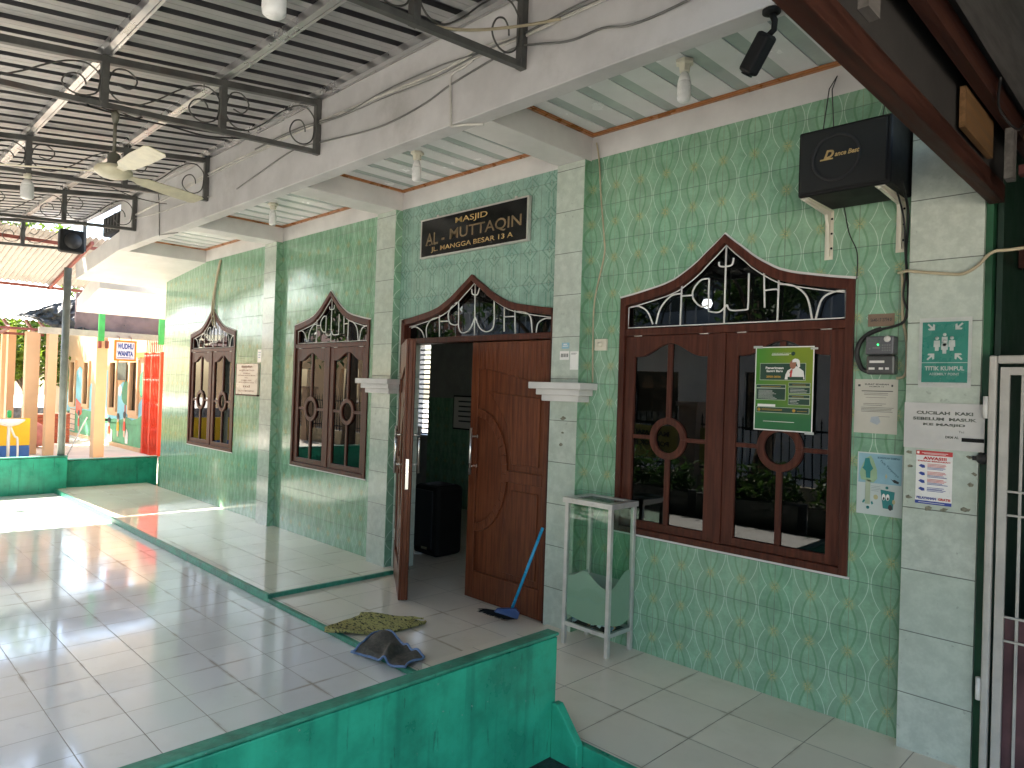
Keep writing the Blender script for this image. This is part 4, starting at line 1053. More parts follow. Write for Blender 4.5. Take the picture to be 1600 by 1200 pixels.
cable('truss_wire', 'black wire slung from the fan truss to the canopy edge', [(-4.6,-2.0,3.42),(-4.9,-1.7,3.44),(-5.2,-1.4,3.50),(-5.6,-1.16,3.60)], .005, 'rubber')
cable('green_cable', 'olive cable running along the bottom of the nearest canopy truss', [(-.20,-3.2,3.40),(-.205,-2.5,3.44),(-.205,-2.1,3.462),(-.205,-1.9,3.455),(-.15,-1.60,3.50),(-.05,-1.3,3.60),(.1,-1.12,3.66)], .008, 'cream_cable')
cable('fan_wire', 'black wire wound along the truss beside the ceiling fan', [(-2.44,-2.75,3.37),(-2.44,-2.6,3.37),(-2.43,-2.45,3.37),(-2.44,-2.2,3.385),(-2.44,-1.95,3.39),(-2.44,-1.6,3.47)], .006, 'rubber', extra=([(-2.40,-2.72,3.36),(-2.46,-2.66,3.40),(-2.38,-2.60,3.36),(-2.47,-2.52,3.40),(-2.39,-2.45,3.36),(-2.46,-2.38,3.40)],))
cable('wall_cable', 'cream cable running down the wall right of the door pillar to the rotary switch', [(-0.52,-.012,3.44),(-0.491,-0.012,3.3),(-0.468,-0.012,3.066),(-0.427,-0.012,2.758),(-0.422,-0.012,2.629),(-0.491,-0.012,2.34),(-0.498,-0.012,2.097),(-0.487,-0.012,1.75)], .0055, 'cream_cable')
cable('speaker_wire', 'thin black wire hanging down the tiles under the wall loudspeaker to the window frame', [(1.174,-.012,2.732),(1.206,-.012,2.573),(1.25,-.012,2.46),(1.252,-.012,2.32)], .0028, 'rubber')
cable('black_cable', 'pair of black cables running down from the loudspeaker into the meter pipe', [(1.51,-.2,2.75),(1.498,-.06,2.66),(1.495,-0.03,2.573),(1.489,-0.03,2.429),(1.495,-0.03,2.335),(1.505,-0.03,2.211),(1.494,-0.03,2.097),(1.462,-0.03,2.069),(1.375,-0.03,2.047)], .006, 'rubber', extra=([(1.485,-.2,2.72),(1.48,-.05,2.60),(1.487,-0.035,2.429),(1.495,-0.04,2.335),(1.485,-0.04,2.211),(1.505,-0.03,2.12),(1.47,-0.03,2.07)],))
cable('meter_pipe', 'thick black corrugated pipe curving round the left side of the electricity meter', [(1.385,-.03,2.052),(1.345,-0.03,2.038),(1.315,-0.03,2.020),(1.284,-0.03,1.985),(1.270,-0.03,1.927),(1.29,-0.03,1.859),(1.315,-.03,1.838),(1.34,-0.03,1.832)], .0125, 'rubber', cat='pipe')
cable('old_hose', 'old cream cable sagging across the right hand pillar towards the gate', [(1.455,-.02,2.335),(1.476,-0.06,2.327),(1.515,-0.1,2.326),(1.547,-0.1,2.32),(1.68,-.1,2.297),(1.753,-0.1,2.29),(1.81,-0.1,2.321),(1.87,-0.1,2.378),(1.984,-0.1,2.383),(2.6,-.1,2.42)], .008, 'cream_cable')
cable('old_hose', 'old cream cable running down beside the electricity meter to the letter sheet', [(1.455,-.02,2.335),(1.472,-0.025,2.322),(1.478,-0.025,2.2),(1.481,-0.025,2.105),(1.497,-0.025,2.02),(1.505,-0.025,1.93),(1.50,-.025,1.82),(1.46,-.025,1.80)], .007, 'cream_cable')
cable('window_wire', 'brown twisted cord hanging from the ceiling over the peak of the leftmost window', [(-6.90,-.012,3.30),(-6.95,-0.02,3.15),(-7.03,-0.02,2.95),(-7.06,-0.02,2.75),(-7.05,-0.022,2.6),(-6.98,-0.024,2.45),(-6.94,-0.024,2.38)], .012, 'cream_cable', extra=([(-6.93,-.012,3.30),(-7.0,-0.02,3.1),(-7.08,-0.02,2.85),(-7.10,-0.03,2.6),(-7.04,-0.03,2.42)],))

# ================================================================== DONATION BOX
dbx = thing('donation_box', 'tall glass donation box with aluminium frame standing by the door pillar', 'donation box', (-.27,-.14,0))
x0, x1, y0, y1 = -.470, -.085, -.285, -.012; t_ = .027; zt = .975
for (px, py) in ((x0,y0),(x1-t_,y0),(x0,y1-t_),(x1-t_,y1-t_)):
    MBx((px,px+t_,py,py+t_,0,zt-.035)).build('leg', M['alu'], dbx, bevel=.002)
b = MB()
for (za,zb) in ((.125,.150),):
    b.box(x0+t_,x1-t_,y0+.002,y0+t_-.002,za,zb); b.box(x0+t_,x1-t_,y1-t_+.002,y1-.002,za,zb); b.box(x0+.002,x0+t_-.002,y0+t_,y1-t_,za,zb); b.box(x1-t_+.002,x1-.002,y0+t_,y1-t_,za,zb)
b.build('lower_rail', M['alu'], dbx)
MBx((x0+t_,x1-t_,y0+t_,y1-t_,.128,.136)).build('bottom_panel', M['dark'], dbx)
b = MB(); e_ = .012; z0_, z1_ = zt-.035, zt
b.box(x0-e_,x1+e_,y0-e_,y0+.035,z0_,z1_); b.box(x0-e_,x1+e_,y1-.035,y1+e_-.006,z0_,z1_); b.box(x0-e_,x0+.045,y0+.035,y1-.035,z0_,z1_); b.box(x1-.045,x1+e_,y0+.035,y1-.035,z0_,z1_)
lid = b.build('lid_frame', M['alu'], dbx, bevel=.002)
b = MB(); b.box(x0+.045,x1-.045,y0+.035,-.155,zt-.014,zt-.008); b.box(x0+.045,x1-.045,-.145,y1-.035,zt-.014,zt-.008); b.box(x0+.045,-.31,-.155,-.145,zt-.014,zt-.008); b.box(-.25,x1-.045,-.155,-.145,zt-.014,zt-.008)
b.build('lid_panel', M['blackgl'], lid)
gy = .006
for (bx) in ((x0+t_,x1-t_,y0+.010,y0+.013,.150,z0_),(x0+t_,x1-t_,y1-.013,y1-.010,.150,z0_),(x0+.010,x0+.013,y0+t_,y1-t_,.150,z0_),(x1-.013,x1-.010,y0+t_,y1-t_,.150,z0_)):
    MBx(bx).build('glass_panel', M['clear'], dbx)
# frosted film with a wavy top edge behind the glass
fm, fnt, fP = new_mat('frosted film'); fP.inputs['Base Color'].default_value = (.44,.52,.43,1); fP.inputs['Roughness'].default_value = .6; fP.inputs['Alpha'].default_value = .72
def film(ax, p, a, b_, wav):
    n = 30; m_ = MB(); vs = []
    for i in range(n+1):
        t = i/n; q = a+(b_-a)*t; z = .455+wav(t)
        lo = .200-.022*math.sin(t*PI)
        if ax == 'y': vs += [(q,p,lo),(q,p,z),(q,p+.0015,z),(q,p+.0015,lo)]
        else: vs += [(p,q,lo),(p,q,z),(p+.0015,q,z),(p+.0015,q,lo)]
    fs = []
    for i in range(n):
        for k in range(4): fs.append((i*4+k,i*4+(k+1)%4,i*4+4+(k+1)%4,i*4+4+k))
    m_.add(vs, fs); return m_
film('y', y0+.016, x0+t_+.002, x1-t_-.002, lambda t: .055*math.exp(-((t-.45)/.25)**2)-.035*(t > .5)*(t-.5)*2).build('frosted_film', fm, dbx)
film('x', x1-.018, y0+t_+.002, y1-t_-.002, lambda t: -.05*math.cos((t)*PI*1.1)+.02).build('frosted_film', fm, dbx)
film('y', y1-.018, x0+t_+.002, x1-t_-.002, lambda t: -.02).build('frosted_film', fm, dbx)
film('x', x0+.016, y0+t_+.002, y1-t_-.002, lambda t: .0).build('frosted_film', fm, dbx)
b = MB(); rr = random.Random(3)
for i in range(46):
    px = rr.uniform(x0+.05,x1-.05); py = rr.uniform(y0+.045,y1-.045); T_ = Matrix.Translation((px,py,.15+rr.random()*.05)) @ Euler((rr.uniform(-.7,.7),rr.uniform(-.7,.7),rr.uniform(0,6))).to_matrix().to_4x4()
    b.mat(rr.choice((0,0,0,1,2))).box(-.02,.02,-.012,.012,-.0015,.0015,T_)
b.build('folded_notes', [plain('note pale', (.55,.60,.66), .6), plain('note blue', (.20,.30,.45), .6), plain('note orange', (.65,.30,.12), .6)], dbx)

# ================================================================== BROOM
br_ = thing('broom', 'blue handled broom leaning against the brown door and pillar', 'broom', (-1.0,-.2,-.03))
A_ = Vector((-1.04,-.175,.075)); B_ = Vector((-.835,-.098,.685))
b = MB(); b.tube([A_, B_], .0115, 12); b.build('handle', plain('blue broom handle', (.02,.30,.55), .28), br_)
b = MB()
hd = [(-1.035,-.165,.085),(-1.00,-.18,.055),(-1.06,-.23,.035)]
hx = Matrix.Translation((-1.055,-.205,.045)) @ Matrix.Rotation(math.radians(38),4,'Z') @ Matrix.Rotation(math.radians(14),4,'Y')
b.add([hx @ Vector(p) for p in ((-.10,-.022,-.030),(.085,-.026,-.022),(.085,.026,-.022),(-.10,.022,-.030),(-.085,-.014,.002),(.05,-.018,.046),(.05,.018,.046),(-.085,.014,.002),(.085,-.018,.020),(.085,.018,.020))],
      [(3,2,1,0),(4,5,6,7),(0,1,8,5,4),(7,6,9,2,3),(4,7,3,0),(5,8,9,6),(8,1,2,9)])
b.build('broom_head', plain('blue broom head', (.015,.045,.16), .35), br_, bevel=.006)
b = MB(); rr = random.Random(5)
for i in range(420):
    u = rr.uniform(-.10,.085); v_ = rr.uniform(-.024,.024)
    p = hx @ Vector((u, v_, -.024)); q = hx @ Vector((u*1.12-.085-rr.random()*.03, v_*1.9+rr.uniform(-.01,.01), -.055)); q.z = max(q.z, -.0275)+rr.random()*.006
    mdl = (p+q)/2+Vector((0,0,.004)); b.tube([p, mdl, q], .0012, 3, cap=False)
b.build('bristles', M['black'], br_)

# ================================================================== DOOR MATS
def mat_mesh(fn_pt, nu, nv, th=.006):
    b = MB(); vs = []; N = (nu+1)*(nv+1)
    for i in range(nu+1):
        for j in range(nv+1): vs.append(fn_pt(i/nu, j/nv))
    fs = [(i*(nv+1)+j, (i+1)*(nv+1)+j, (i+1)*(nv+1)+j+1, i*(nv+1)+j+1) for i in range(nu) for j in range(nv)]
    b.add(vs, fs, True); return b
# olive mat with black tufts
om, ont, oP = new_mat('olive tufted mat'); v, x, y, z = coords(ont)
nn = noise(ont, v, 34, 3, .6, (1, 2.2, 1)); n2 = noise(ont, v, 90, 2)
c = mixc(ont, nn.ramp(.53,.60), (.40,.36,.12), (.015,.015,.012)); c = mixc(ont, n2.ramp(.4,.7,0,.5), c, (.18,.16,.05)); ont.links.new(c, oP.inputs['Base Color']); oP.inputs['Roughness'].default_value = .9
bump(ont, oP, n2, 1.0, .01)
mt = thing('doormat', 'olive doormat with black flecks lying flat, its far edge folded over, before the open door', 'doormat', (-1.6,-1.0,-.03), 'crumpled mats before the door')
def P1(u, v):
    # corners on the floor, going round an almond outline
    a = Vector((-1.72,-1.32,0)); c_ = Vector((-1.40,-.70,0))
    t = u; wd = (math.sin(PI*min(1,t*.98+.02))**.55)*(.20-.06*t)
    ax = (c_-a); nrm = Vector((-ax.y, ax.x, 0)).normalized()
    p = a+ax*t+nrm*((v-.45)*2*wd)
    onedge = p.y < -1.25
    p.z = -.024+.008*math.sin(9*t+4*v)+.010*max(0, math.sin(5*v+t*7))+.004*math.sin(40*t)*math.sin(33*v)
    if t < .1: p.z -= .0
    return p
b = mat_mesh(P1, 40, 22); b.build('mat', om, mt, solid=.012)
def P2(u, v):
    a = Vector((-1.80,-.98,0)); c_ = Vector((-1.42,-.70,0)); ax = c_-a; nrm = Vector((ax.y,-ax.x,0)).normalized()
    p = a+ax*u+nrm*(v*.10*math.sin(PI*min(1,u+.08))+.0); p.z = -.004+.006*math.sin(8*u)+.010*(1-v)
    return p
b = mat_mesh(P2, 26, 8); b.build('folded_flap', om, mt, solid=.010)
# grey mat with blue binding, crumpled
cm = plain('grey brown towelling', (.115,.10,.08), .95, var=.25, scale=40, bmp=.9)
bb = plain('blue binding', (.16,.24,.42), .8, var=.2, scale=30)
m2 = thing('doormat', 'crumpled grey brown doormat with blue edging heaped on the green floor edge', 'doormat', (-1.05,-1.25,-.03), 'crumpled mats before the door')
def P3(u, v):
    a = Vector((-1.34,-1.25,0)); ax = Vector((.50,.02,0)); nrm = Vector((-.09,.30,0))*(1-.4*u)
    p = a+ax*u+nrm*(v-.42)
    h = .060*math.exp(-((u-.18)/.16)**2)*math.exp(-((v-.75)/.35)**2)+.065*math.exp(-((u-.60)/.07)**2)*(.35+.65*math.sin(PI*min(1,v+.15)))+.03*math.exp(-((u-.85)/.1)**2)*v
    h += .012*math.sin(11*u+5*v)*(1-abs(2*v-1))*.6
    yy = p.y+.012*math.sin(6*u)
    base = -.014 if yy > -1.315 else max(-.046, -.014-(-1.315-yy)*.9)
    p.z = base+max(0, h)+.004
    p.x += .020*math.sin(6*v+3*u); p.y += .012*math.sin(6*u)
    return p
b = mat_mesh(P3, 46, 24); b.build('mat', cm, m2, solid=.004)
b = MB()
for edge in ([P3(i/30,0) for i in range(31)], [P3(i/30,1) for i in range(31)], [P3(1,i/20) for i in range(21)], [P3(0,i/20) for i in range(21)]): b.tube([p+Vector((0,0,.004)) for p in edge], .0075, 6)
b.build('edging', bb, m2)

# ================================================================== INSIDE THE HALL
o = thing('floor_speaker', 'black portable loudspeaker standing inside the open doorway', 'speaker', (-3.0,.72,-.033))
b = MB(); b.box(-3.22,-2.84,.55,.90,-.02,.69); b.build('cabinet', M['black'], o, bevel=.045)
MBx((-3.18,-2.90,.535,.549,.06,.64)).build('grille', plain('speaker mesh', (.02,.022,.026), .5), o)
MBx((-3.05,-2.96,.531,.534,.05,.075)).build('badge', M['steel'], o)
o = thing('wall_frame', 'framed notice on the inner wall seen through the open doorway', 'picture frame', (-5.0,2.72,1.1))
MBx((-5.19,-4.60,2.715,2.733,1.09,1.575)).build('frame', M['black'], o); MBx((-5.17,-4.62,2.710,2.714,1.11,1.555)).build('sheet', M['paper'], o)
b = MB(); lines(b,-5.1,-4.7,1.48,5,.07,2.7095,h=.02,ctr=True); b.build('print', M['ink'], o)
o = thing('hall_lamp', 'lit round lamp under the hall ceiling, seen through the fanlight of the right hand window', 'lamp', (-.475,1.5,2.47), 'lamps inside the hall')
b = MB(); b.tube([(-.475,1.5,3.3),(-.475,1.5,2.52)], .006, 6); b.lathe([(.02,.06),(.03,.03),(.03,.0)], (-.475,1.5,2.49), 14); b.build('cord', M['black'], o)
b = MB(); b.lathe([(.0,.045),(.03,.035),(.045,0),(.03,-.035),(0,-.045)], (-.475,1.5,2.47), 18); b.build('bulb', emit('lit lamp glass', (1,.98,.94), 14), o)
o = thing('hall_fan', 'dark ceiling fan inside the hall behind the fanlight grille of the door', 'fan', (-2.45,.95,2.35))
b = MB(); b.lathe([(.0,.06),(.12,.05),(.2,.0),(.2,-.02),(.12,-.05),(0,-.06)], (0,0,0), 24, Matrix.Translation((-2.45,1.0,2.45)) @ Matrix.Rotation(math.radians(70),4,'X')); b.build('fan_cage', M['black'], o)
b = MB(); b.tube([(-2.45,1.05,2.38),(-2.45,1.2,2.3),(-2.45,1.22,2.98)], .02, 8); b.build('bracket', M['black'], o)

# ================================================================== GATE AND NEIGHBOUR ON THE RIGHT
M['gatew'] = plain('dull white gate paint', (.44,.42,.38), .45, var=.1, scale=8, dirt=.4)
gt = thing('white_gate', 'white steel gate with thin bars beside the right hand pillar', 'gate', (1.9,-.12,0))
b = MB(); b.box(1.872,1.902,-.135,-.10,-.1,1.905); b.box(1.902,2.9,-.135,-.10,1.868,1.905); b.build('gate_frame', M['gatew'], gt, bevel=.008)
b = MB(); b.box(1.915,1.950,-.130,-.105,-.04,1.852); b.box(1.950,2.85,-.130,-.105,1.817,1.852)
for z in (1.30,1.195,.745,.64): b.box(1.950,2.85,-.122,-.112,z-.005,z+.005)
for x_ in (1.995,2.10,2.205,2.31,2.415): b.box(x_-.006,x_+.006,-.1105,-.100,.0,1.818)
lf_ = b.build('gate_leaf', M['gatew'], gt, bevel=.002)
MBx((1.950,2.85,-.1,-.096,-.02,.745)).build('sheet_panel', plain('dark red sheet', (.09,.04,.045), .35, var=.5, scale=3), lf_)  # dark red panel with uneven tone
b = MB(); b.tube([(1.862,-.118,.35),(1.862,-.118,.45)], .012, 10); b.tube([(1.862,-.118,1.62),(1.862,-.118,1.72)], .012, 10); b.build('hinge', M['whitebar'], gt)
nh = thing('green_house', 'dark green house wall with brown frame behind the white gate', 'house', (2.6,1.0,0))
dgw = plain('deep green wall', (.006,.028,.015), .5, var=.15)
MBx((1.90,6.0,1.6,1.75,-.1,3.0),(4.6,4.75,-1.5,1.6,-.1,3.0),(1.866,1.89,.001,1.6,-.1,3.0)).build('wall', dgw, nh)  # the side wall right of the camera is unseen, added to darken the porch
MBx((1.90,4.6,.30,.36,2.36,2.47),(2.40,2.46,.30,.36,-.1,2.36)).build('door_frame', M['rwood'], nh)
MBx((2.5,3.9,1.52,1.59,.9,1.9)).build('window', M['glass'], nh)
MBx((1.9,4.75,1.0,1.02,-.06,.9)).build('counter', M['dark'], nh)

# ================================================================== TIMBER EAVE OVERHEAD (RIGHT)
te = thing('timber_eave', 'dark timber eave with red brown rafter and grey boards at the upper right', 'eave', (2.6,-2,2.6))
b = MB(); b.box(1.846,1.905,-4.8,-.082,2.602,2.685); b.build('edge_rafter', M['rwood'], te, bevel=.004)
b = MB(); b.box(2.02,2.19,-4.8,.15,2.895,2.915); b.build('grey_board', M['gwood'], te)
each('rafter', M['rwood'], te, [(2.33,2.39,-4.8,.15,2.80,2.90),(2.75,2.81,-4.8,.15,2.80,2.90),(1.95,1.99,-4.8,.15,2.83,2.923)])
b = MB(); b.box(2.42,2.50,-4.8,-.6,2.78,2.83); b.build('yellow_batten', M['ywood'], te)
b = MB(); b.box(1.915,1.935,-.95,-.50,2.69,2.84); b.build('short_board', M['ywood'], te)
each('hanging_stub', M['gwood'], te, [(1.96,1.99,-.42,-.35,2.62,2.828),(1.902,1.93,-1.95,-1.86,2.72,2.92)])
each('cross_batten', plain('red cross batten', (.08,.018,.014), .6, var=.2), te, [(1.992,2.6,-1.74,-1.69,2.835,2.875),(1.99,2.9,-.30,-.25,2.66,2.70)])
b = MB(); b.box(1.74,6.0,-4.8,1.75,2.925,2.945); b.box(1.87,1.90,-4.8,-.082,2.686,2.924); b.build('roof_shade_boards', M['dark'], te)  # dark upright added for a shaded gap; boards run on to darken the gate
b = MB(); b.lathe([(.04,0),(.04,.02)], (0,0,0), 18, Matrix.Translation((2.05,-.33,2.80)) @ Matrix.Rotation(PI/2,4,'X')); b.build('round_log_end', M['ywood'], te)
cable('eave_wire', 'thin wires looped under the grey board of the timber eave', [(2.02,-.85,2.88),(2.0,-.75,2.80),(2.04,-.65,2.74),(2.06,-.55,2.80),(2.2,-.6,2.86),(2.6,-.8,2.87)], .005, 'rubber')
# ================================================================== THE SCHOOL BEYOND THE PLATFORM
sc_ = thing('school', 'cream school building with a painted mural wall, pillars and a long gutter beyond the porch', 'building', (-17, 2, 0))
YM = 1.669
def wallh(x0, x1, y0, y1, z0, z1, holes):
    b = MB(); xs = sorted(set([x0, x1]+[h[0] for h in holes]+[h[1] for h in holes]))
    for a, c_ in zip(xs, xs[1:]):
        hs = [h for h in holes if h[0] <= a+1e-6 and h[1] >= c_-1e-6]
        if not hs: b.box(a, c_, y0, y1, z0, z1)
        else:
            h = hs[0]; b.box(a, c_, y0, y1, z0, h[2]); b.box(a, c_, y0, y1, h[3], z1)
    return b
WH = [(-16.06,-15.56,.88,2.04),(-17.64,-17.2,.89,2.04),(-20.12,-19.68,.89,2.05),(-21.56,-21.12,.89,2.07)]
wallh(-24, -14.9, YM, YM+.15, -.3, 3.0, WH).build('wall', M['cream'], sc_)
MBx((-13.75,-9.2,YM,YM+.15,-.3,3.0),(-14.9,-13.75,YM,YM+.15,2.25,3.0)).build('wall', M['cream'], sc_)
MBx((-24,-8.0,2.6,2.7,-.3,3.2)).build('back_wall', plain('dim room wall', (.20,.15,.10), .8), sc_)
MBx((-24,-14.95,YM-.10,YM-.001,-.06,.02)).build('plinth', M['cream'], sc_)
b = MB(); yq = YM-.002
b.mat(0).box(-22.6,-14.9,yq-.004,yq,.02,.60)
for x0_,x1_,zt_ in ((-22.5,-21.75,1.86),(-21.0,-20.3,1.95),(-19.6,-19.3,1.5),(-18.6,-17.95,1.95),(-17.05,-16.25,1.57),(-15.45,-14.92,1.2)): b.mat(1).poly_y([(x0_,.6),(x1_,.6),(x1_,zt_-.12),((x0_+x1_)/2,zt_),(x0_,zt_-.15)], yq-.004, yq)
for x0_,x1_ in ((-21.7,-21.0),(-20.3,-19.5),(-17.95,-17.05),(-16.25,-15.45)): b.mat(1).box(x0_,x1_,yq-.004,yq,.6,.69 if x0_ > -18.5 else .74)
yr = yq-.0045
hp = [(-22.6,.50),(-21.9,.62),(-21.2,.66),(-20.6,.60),(-20.1,.72),(-19.4,.70),(-18.6,.60),(-18.2,.48),(-17.7,.50),(-17.3,.62),(-16.8,.60),(-16.3,.70),(-15.9,.64),(-15.5,.70),(-15.1,.82),(-14.92,.78)]
b.mat(0).poly_y(hp+[(-14.92,.55),(-22.6,.45)], yr-.004, yr)
def blob(cx, cz, rx, rz_, y, n=14, j=.18, seed=0):
    r_ = random.Random(seed); return [(cx+rx*(1+r_.uniform(-j,j))*math.cos(2*PI*i/n), cz+rz_*(1+r_.uniform(-j,j))*math.sin(2*PI*i/n)) for i in range(n)]
yt = yr-.0045
b.mat(2).poly_y(blob(-16.42,1.28,.26,.32,0,seed=2), yt-.004, yt); b.mat(2).poly_y(blob(-15.12,1.52,.27,.36,0,seed=3), yt-.004, yt); b.mat(2).poly_y(blob(-22.0,1.55,.28,.35,0,seed=4), yt-.004, yt)
b.mat(3).poly_y([(-15.12,1.2),(-14.93,1.2),(-14.93,.02),(-15.10,.02)], yt-.003, yt); b.mat(3).box(-16.46,-16.36,yt-.003,yt,.70,1.0)
# painted children playing
def kid(x, z0, h, shirt):
    b.mat(4).poly_y([(x-.05,z0),(x+.05,z0),(x+.08,z0+h*.5),(x-.08,z0+h*.5)], yt-.006, yt-.003)
    b.mat(shirt).poly_y([(x-.10,z0+h*.25),(x+.10,z0+h*.25),(x+.07,z0+h*.62),(x-.07,z0+h*.62)], yt-.009, yt-.0065)
    b.mat(4).poly_y(blob(x,z0+h*.78,.085,h*.17,0,10,.02), yt-.009, yt-.0065); b.mat(5).poly_y(blob(x,z0+h*.88,.10,h*.14,0,10,.05), yt-.012, yt-.0095)
kid(-17.65,.06,.56,6); kid(-16.92,.18,.58,8); kid(-16.42,.20,.62,6); kid(-20.55,.08,.6,6); kid(-21.7,.06,.55,7); kid(-18.5,.1,.5,7)
b.mat(6).poly_y([(-20.92,1.02),(-20.29,.84),(-20.26,.6),(-20.55,.50),(-20.88,.62)], yt-.006, yt-.003)
for zz in range(5): b.mat(5).box(-21.5,-20.95,yt-.013,yt-.010,.10+zz*.145,.115+zz*.145)
b.mat(4).poly_y([(-21.5,.06),(-20.95,.06),(-20.95,.72),(-21.5,.72)], yt-.009, yt-.0065)
b.mat(9).poly_y([(-16.32,.05),(-16.12,.05),(-16.10,.3),(-16.22,.42),(-16.35,.2)], yt-.006, yt-.003); b.mat(9).poly_y([(-17.55,.04),(-17.35,.04),(-17.36,.3),(-17.50,.35)], yt-.006, yt-.003); b.mat(9).poly_y(blob(-16.85,1.35,.14,.14,0,seed=9), yt-.006, yt-.003)
b.build('mural', [M['hill'], M['skyblue'], M['leafp'], plain('mural trunk', (.38,.10,.08), .6), plain('mural skin', (.72,.50,.36), .6), M['ink'], M['red'], M['blue'], M['yellow'], M['white2']], sc_)
for (a,c_,z0_,z1_) in WH:
    f = MB(); t = .10; yb__ = YM-.05
    f.box(a-t,a,yb__,YM+.02,z0_-t,z1_+.06); f.box(c_,c_+t,yb__,YM+.02,z0_-t,z1_+.06); f.box(a,c_,yb__,YM+.02,z0_-t,z0_); f.box(a,c_,yb__,YM+.02,z1_,z1_+.06)
    f_ = f.build('window', M['cream'], sc_, bevel=.005)
    MBx((a,c_,YM+.03,YM+.035,z0_,z1_)).build('pane', M['glass'], f_)
    MBx((a+.04,(a+c_)/2+.1,YM+.08,YM+.10,z0_,z1_)).build('curtain', plain('brown curtain', (.22,.17,.12), .9), f_)
MBx((-17.0,-16.33,YM-.05,YM-.02,1.60,2.05)).build('noticeboard', plain('dark noticeboard', (.06,.07,.05), .5, var=.5, scale=14), sc_)
MBx((-15.68,-14.98,YM-.05,YM-.01,2.16,2.27)).build('number_plate', plain('olive plate', (.28,.33,.06), .5), sc_)
# red folding gate
rg = MB()
for i in range(12):
    x_ = -14.88+i*.097; rg.box(x_-.012,x_+.012,YM-.09,YM-.06,-.06,2.24)
for z in (0.0,.55,1.1,1.65,2.2): rg.box(-14.9,-13.8,YM-.06,YM-.04,z-.015,z+.015)
for i in range(11):
    for z in (.05,.60,1.15,1.70): rg.tube([(-14.88+i*.097,YM-.095,z),(-14.83+i*.097,YM-.095,z+.25),(-14.88+i*.097,YM-.095,z+.5)], .010, 5, smooth_pts=3)
rg.box(-14.90,-14.80,YM-.10,YM-.03,-.06,2.26); rg.box(-13.86,-13.78,YM-.10,YM-.03,-.06,2.26); rg.box(-14.42,-14.34,YM-.10,YM-.03,-.06,2.26)
rgo = thing('folding_gate', 'bright red folding steel gate closing the doorway at the end of the mural wall', 'gate', (-14.35,YM-.07,-.06)); rg.build('lattice', M['red'], rgo)
MBx((-14.9,-13.75,YM-.005,YM+.005,-.06,2.25)).build('backing_sheet', plain('pale red sheet', (.70,.22,.12), .5), rgo)
b = MB()
for i in range(9): b.box(-14.85+i*.12,-14.838+i*.12,YM-.06,YM-.045,2.27,2.62)
b.box(-14.9,-13.8,YM-.06,YM-.045,2.60,2.62); b.build('vent_grille', M['mred'], sc_)
# pillars of the walkway
for (x_,y_,wx,wy,h) in ((-14.35,.53,.13,.105,2.6),(-15.15,-.20,.12,.085,2.6),(-15.6,-.47,.12,.125,2.6),(-17.2,-.58,.12,.075,2.7),(-18.2,-.55,.10,.06,2.7)):
    MBx((x_-wx,x_+wx,y_-wy,y_+wy,-.1,h)).build('pillar', M['cream'], sc_, bevel=.006)
each('wall_lamp', M['mred'], sc_, [(-14.22,-14.17,.44,.50,2.28,2.44),(-14.22,-14.17,.58,.64,2.28,2.44)])
# gutter, maroon fascia, green hangers
MBx((-13.1,-13.0,-.86,2.4,2.455,2.575)).build('gutter', plain('grey beige gutter', (.36,.33,.27), .5), sc_)
MBx((-13.16,-13.12,-.25,2.4,2.55,3.3)).build('fascia_sheet', plain('maroon sheet', (.15,.095,.09), .6, var=.3, scale=3), sc_)
each('green_hanger', plain('bright green paint', (.04,.34,.07), .5), sc_, [(-12.6,-12.55,y_-.05,y_+.05,2.36,3.0) for y_ in (.07, 1.16)])
# sign board
o = thing('washroom_sign', 'orange framed hanging sign with blue letters WUDHU WANITA under the school gutter', 'sign', (-12.8,.57,2.0))
MBx((-12.82,-12.80,.40,.735,2.035,2.375)).build('board', plain('sign pale lilac', (.62,.62,.72), .5), o)
MBx((-12.83,-12.785,.368,.40,2.0,2.41),(-12.83,-12.785,.735,.768,2.0,2.41),(-12.83,-12.785,.40,.735,2.0,2.035),(-12.83,-12.785,.40,.735,2.375,2.41)).build('frame', plain('orange frame', (.80,.16,.01), .5), o)
b = MB(); b.text('WUDHU', .568,2.235,-12.797,width=.29,h=.115,bold=.045,axis='x'); b.text('WANITA', .568,2.095,-12.797,width=.29,h=.105,bold=.06,axis='x'); b.box(-12.7985,-12.797,.42,.71,2.062,2.074)
b.build('lettering', plain('blue lettering', (.02,.05,.22), .5), o)
b = MB(); b.tube([(-12.81,.46,2.41),(-12.85,.46,2.48),(-13.0,.46,2.50)], .006, 5); b.tube([(-12.81,.68,2.41),(-12.85,.68,2.48),(-13.0,.68,2.50)], .006, 5); b.build('hanger', M['mred'], o)
# crumpled tarpaulin on the school roof edge
tp_n = random.Random(11)
b = MB(); nu, nv = 26, 12; vs = []
for i in range(nu+1):
    for j in range(nv+1):
        u, v_ = i/nu, j/nv; y_ = -1.12+u*1.75
        zt_ = 2.76+.62*min(1, u*1.25)**.8; zb_ = 2.78-.20*min(1,u*3)
        z = zb_+(zt_-zb_)*v_+.03*tp_n.uniform(-1,1)*(1 if 0 < j < nv else .6)
        vs.append((-13.2-.35*v_+.10*math.sin(13*u+5*v_)+.06*tp_n.uniform(-1,1), y_, z))
b.add(vs, [(i*(nv+1)+j,(i+1)*(nv+1)+j,(i+1)*(nv+1)+j+1,i*(nv+1)+j+1) for i in range(nu) for j in range(nv)])
tag(b.build('tarpaulin', plain('dark tarpaulin', (.055,.055,.05), .7, var=.5, scale=5), solid=.01, origin=(-13.2,-.5,2.6)), 'dark crumpled tarpaulin bunched over the school roof edge behind the round grey post', 'tarpaulin')
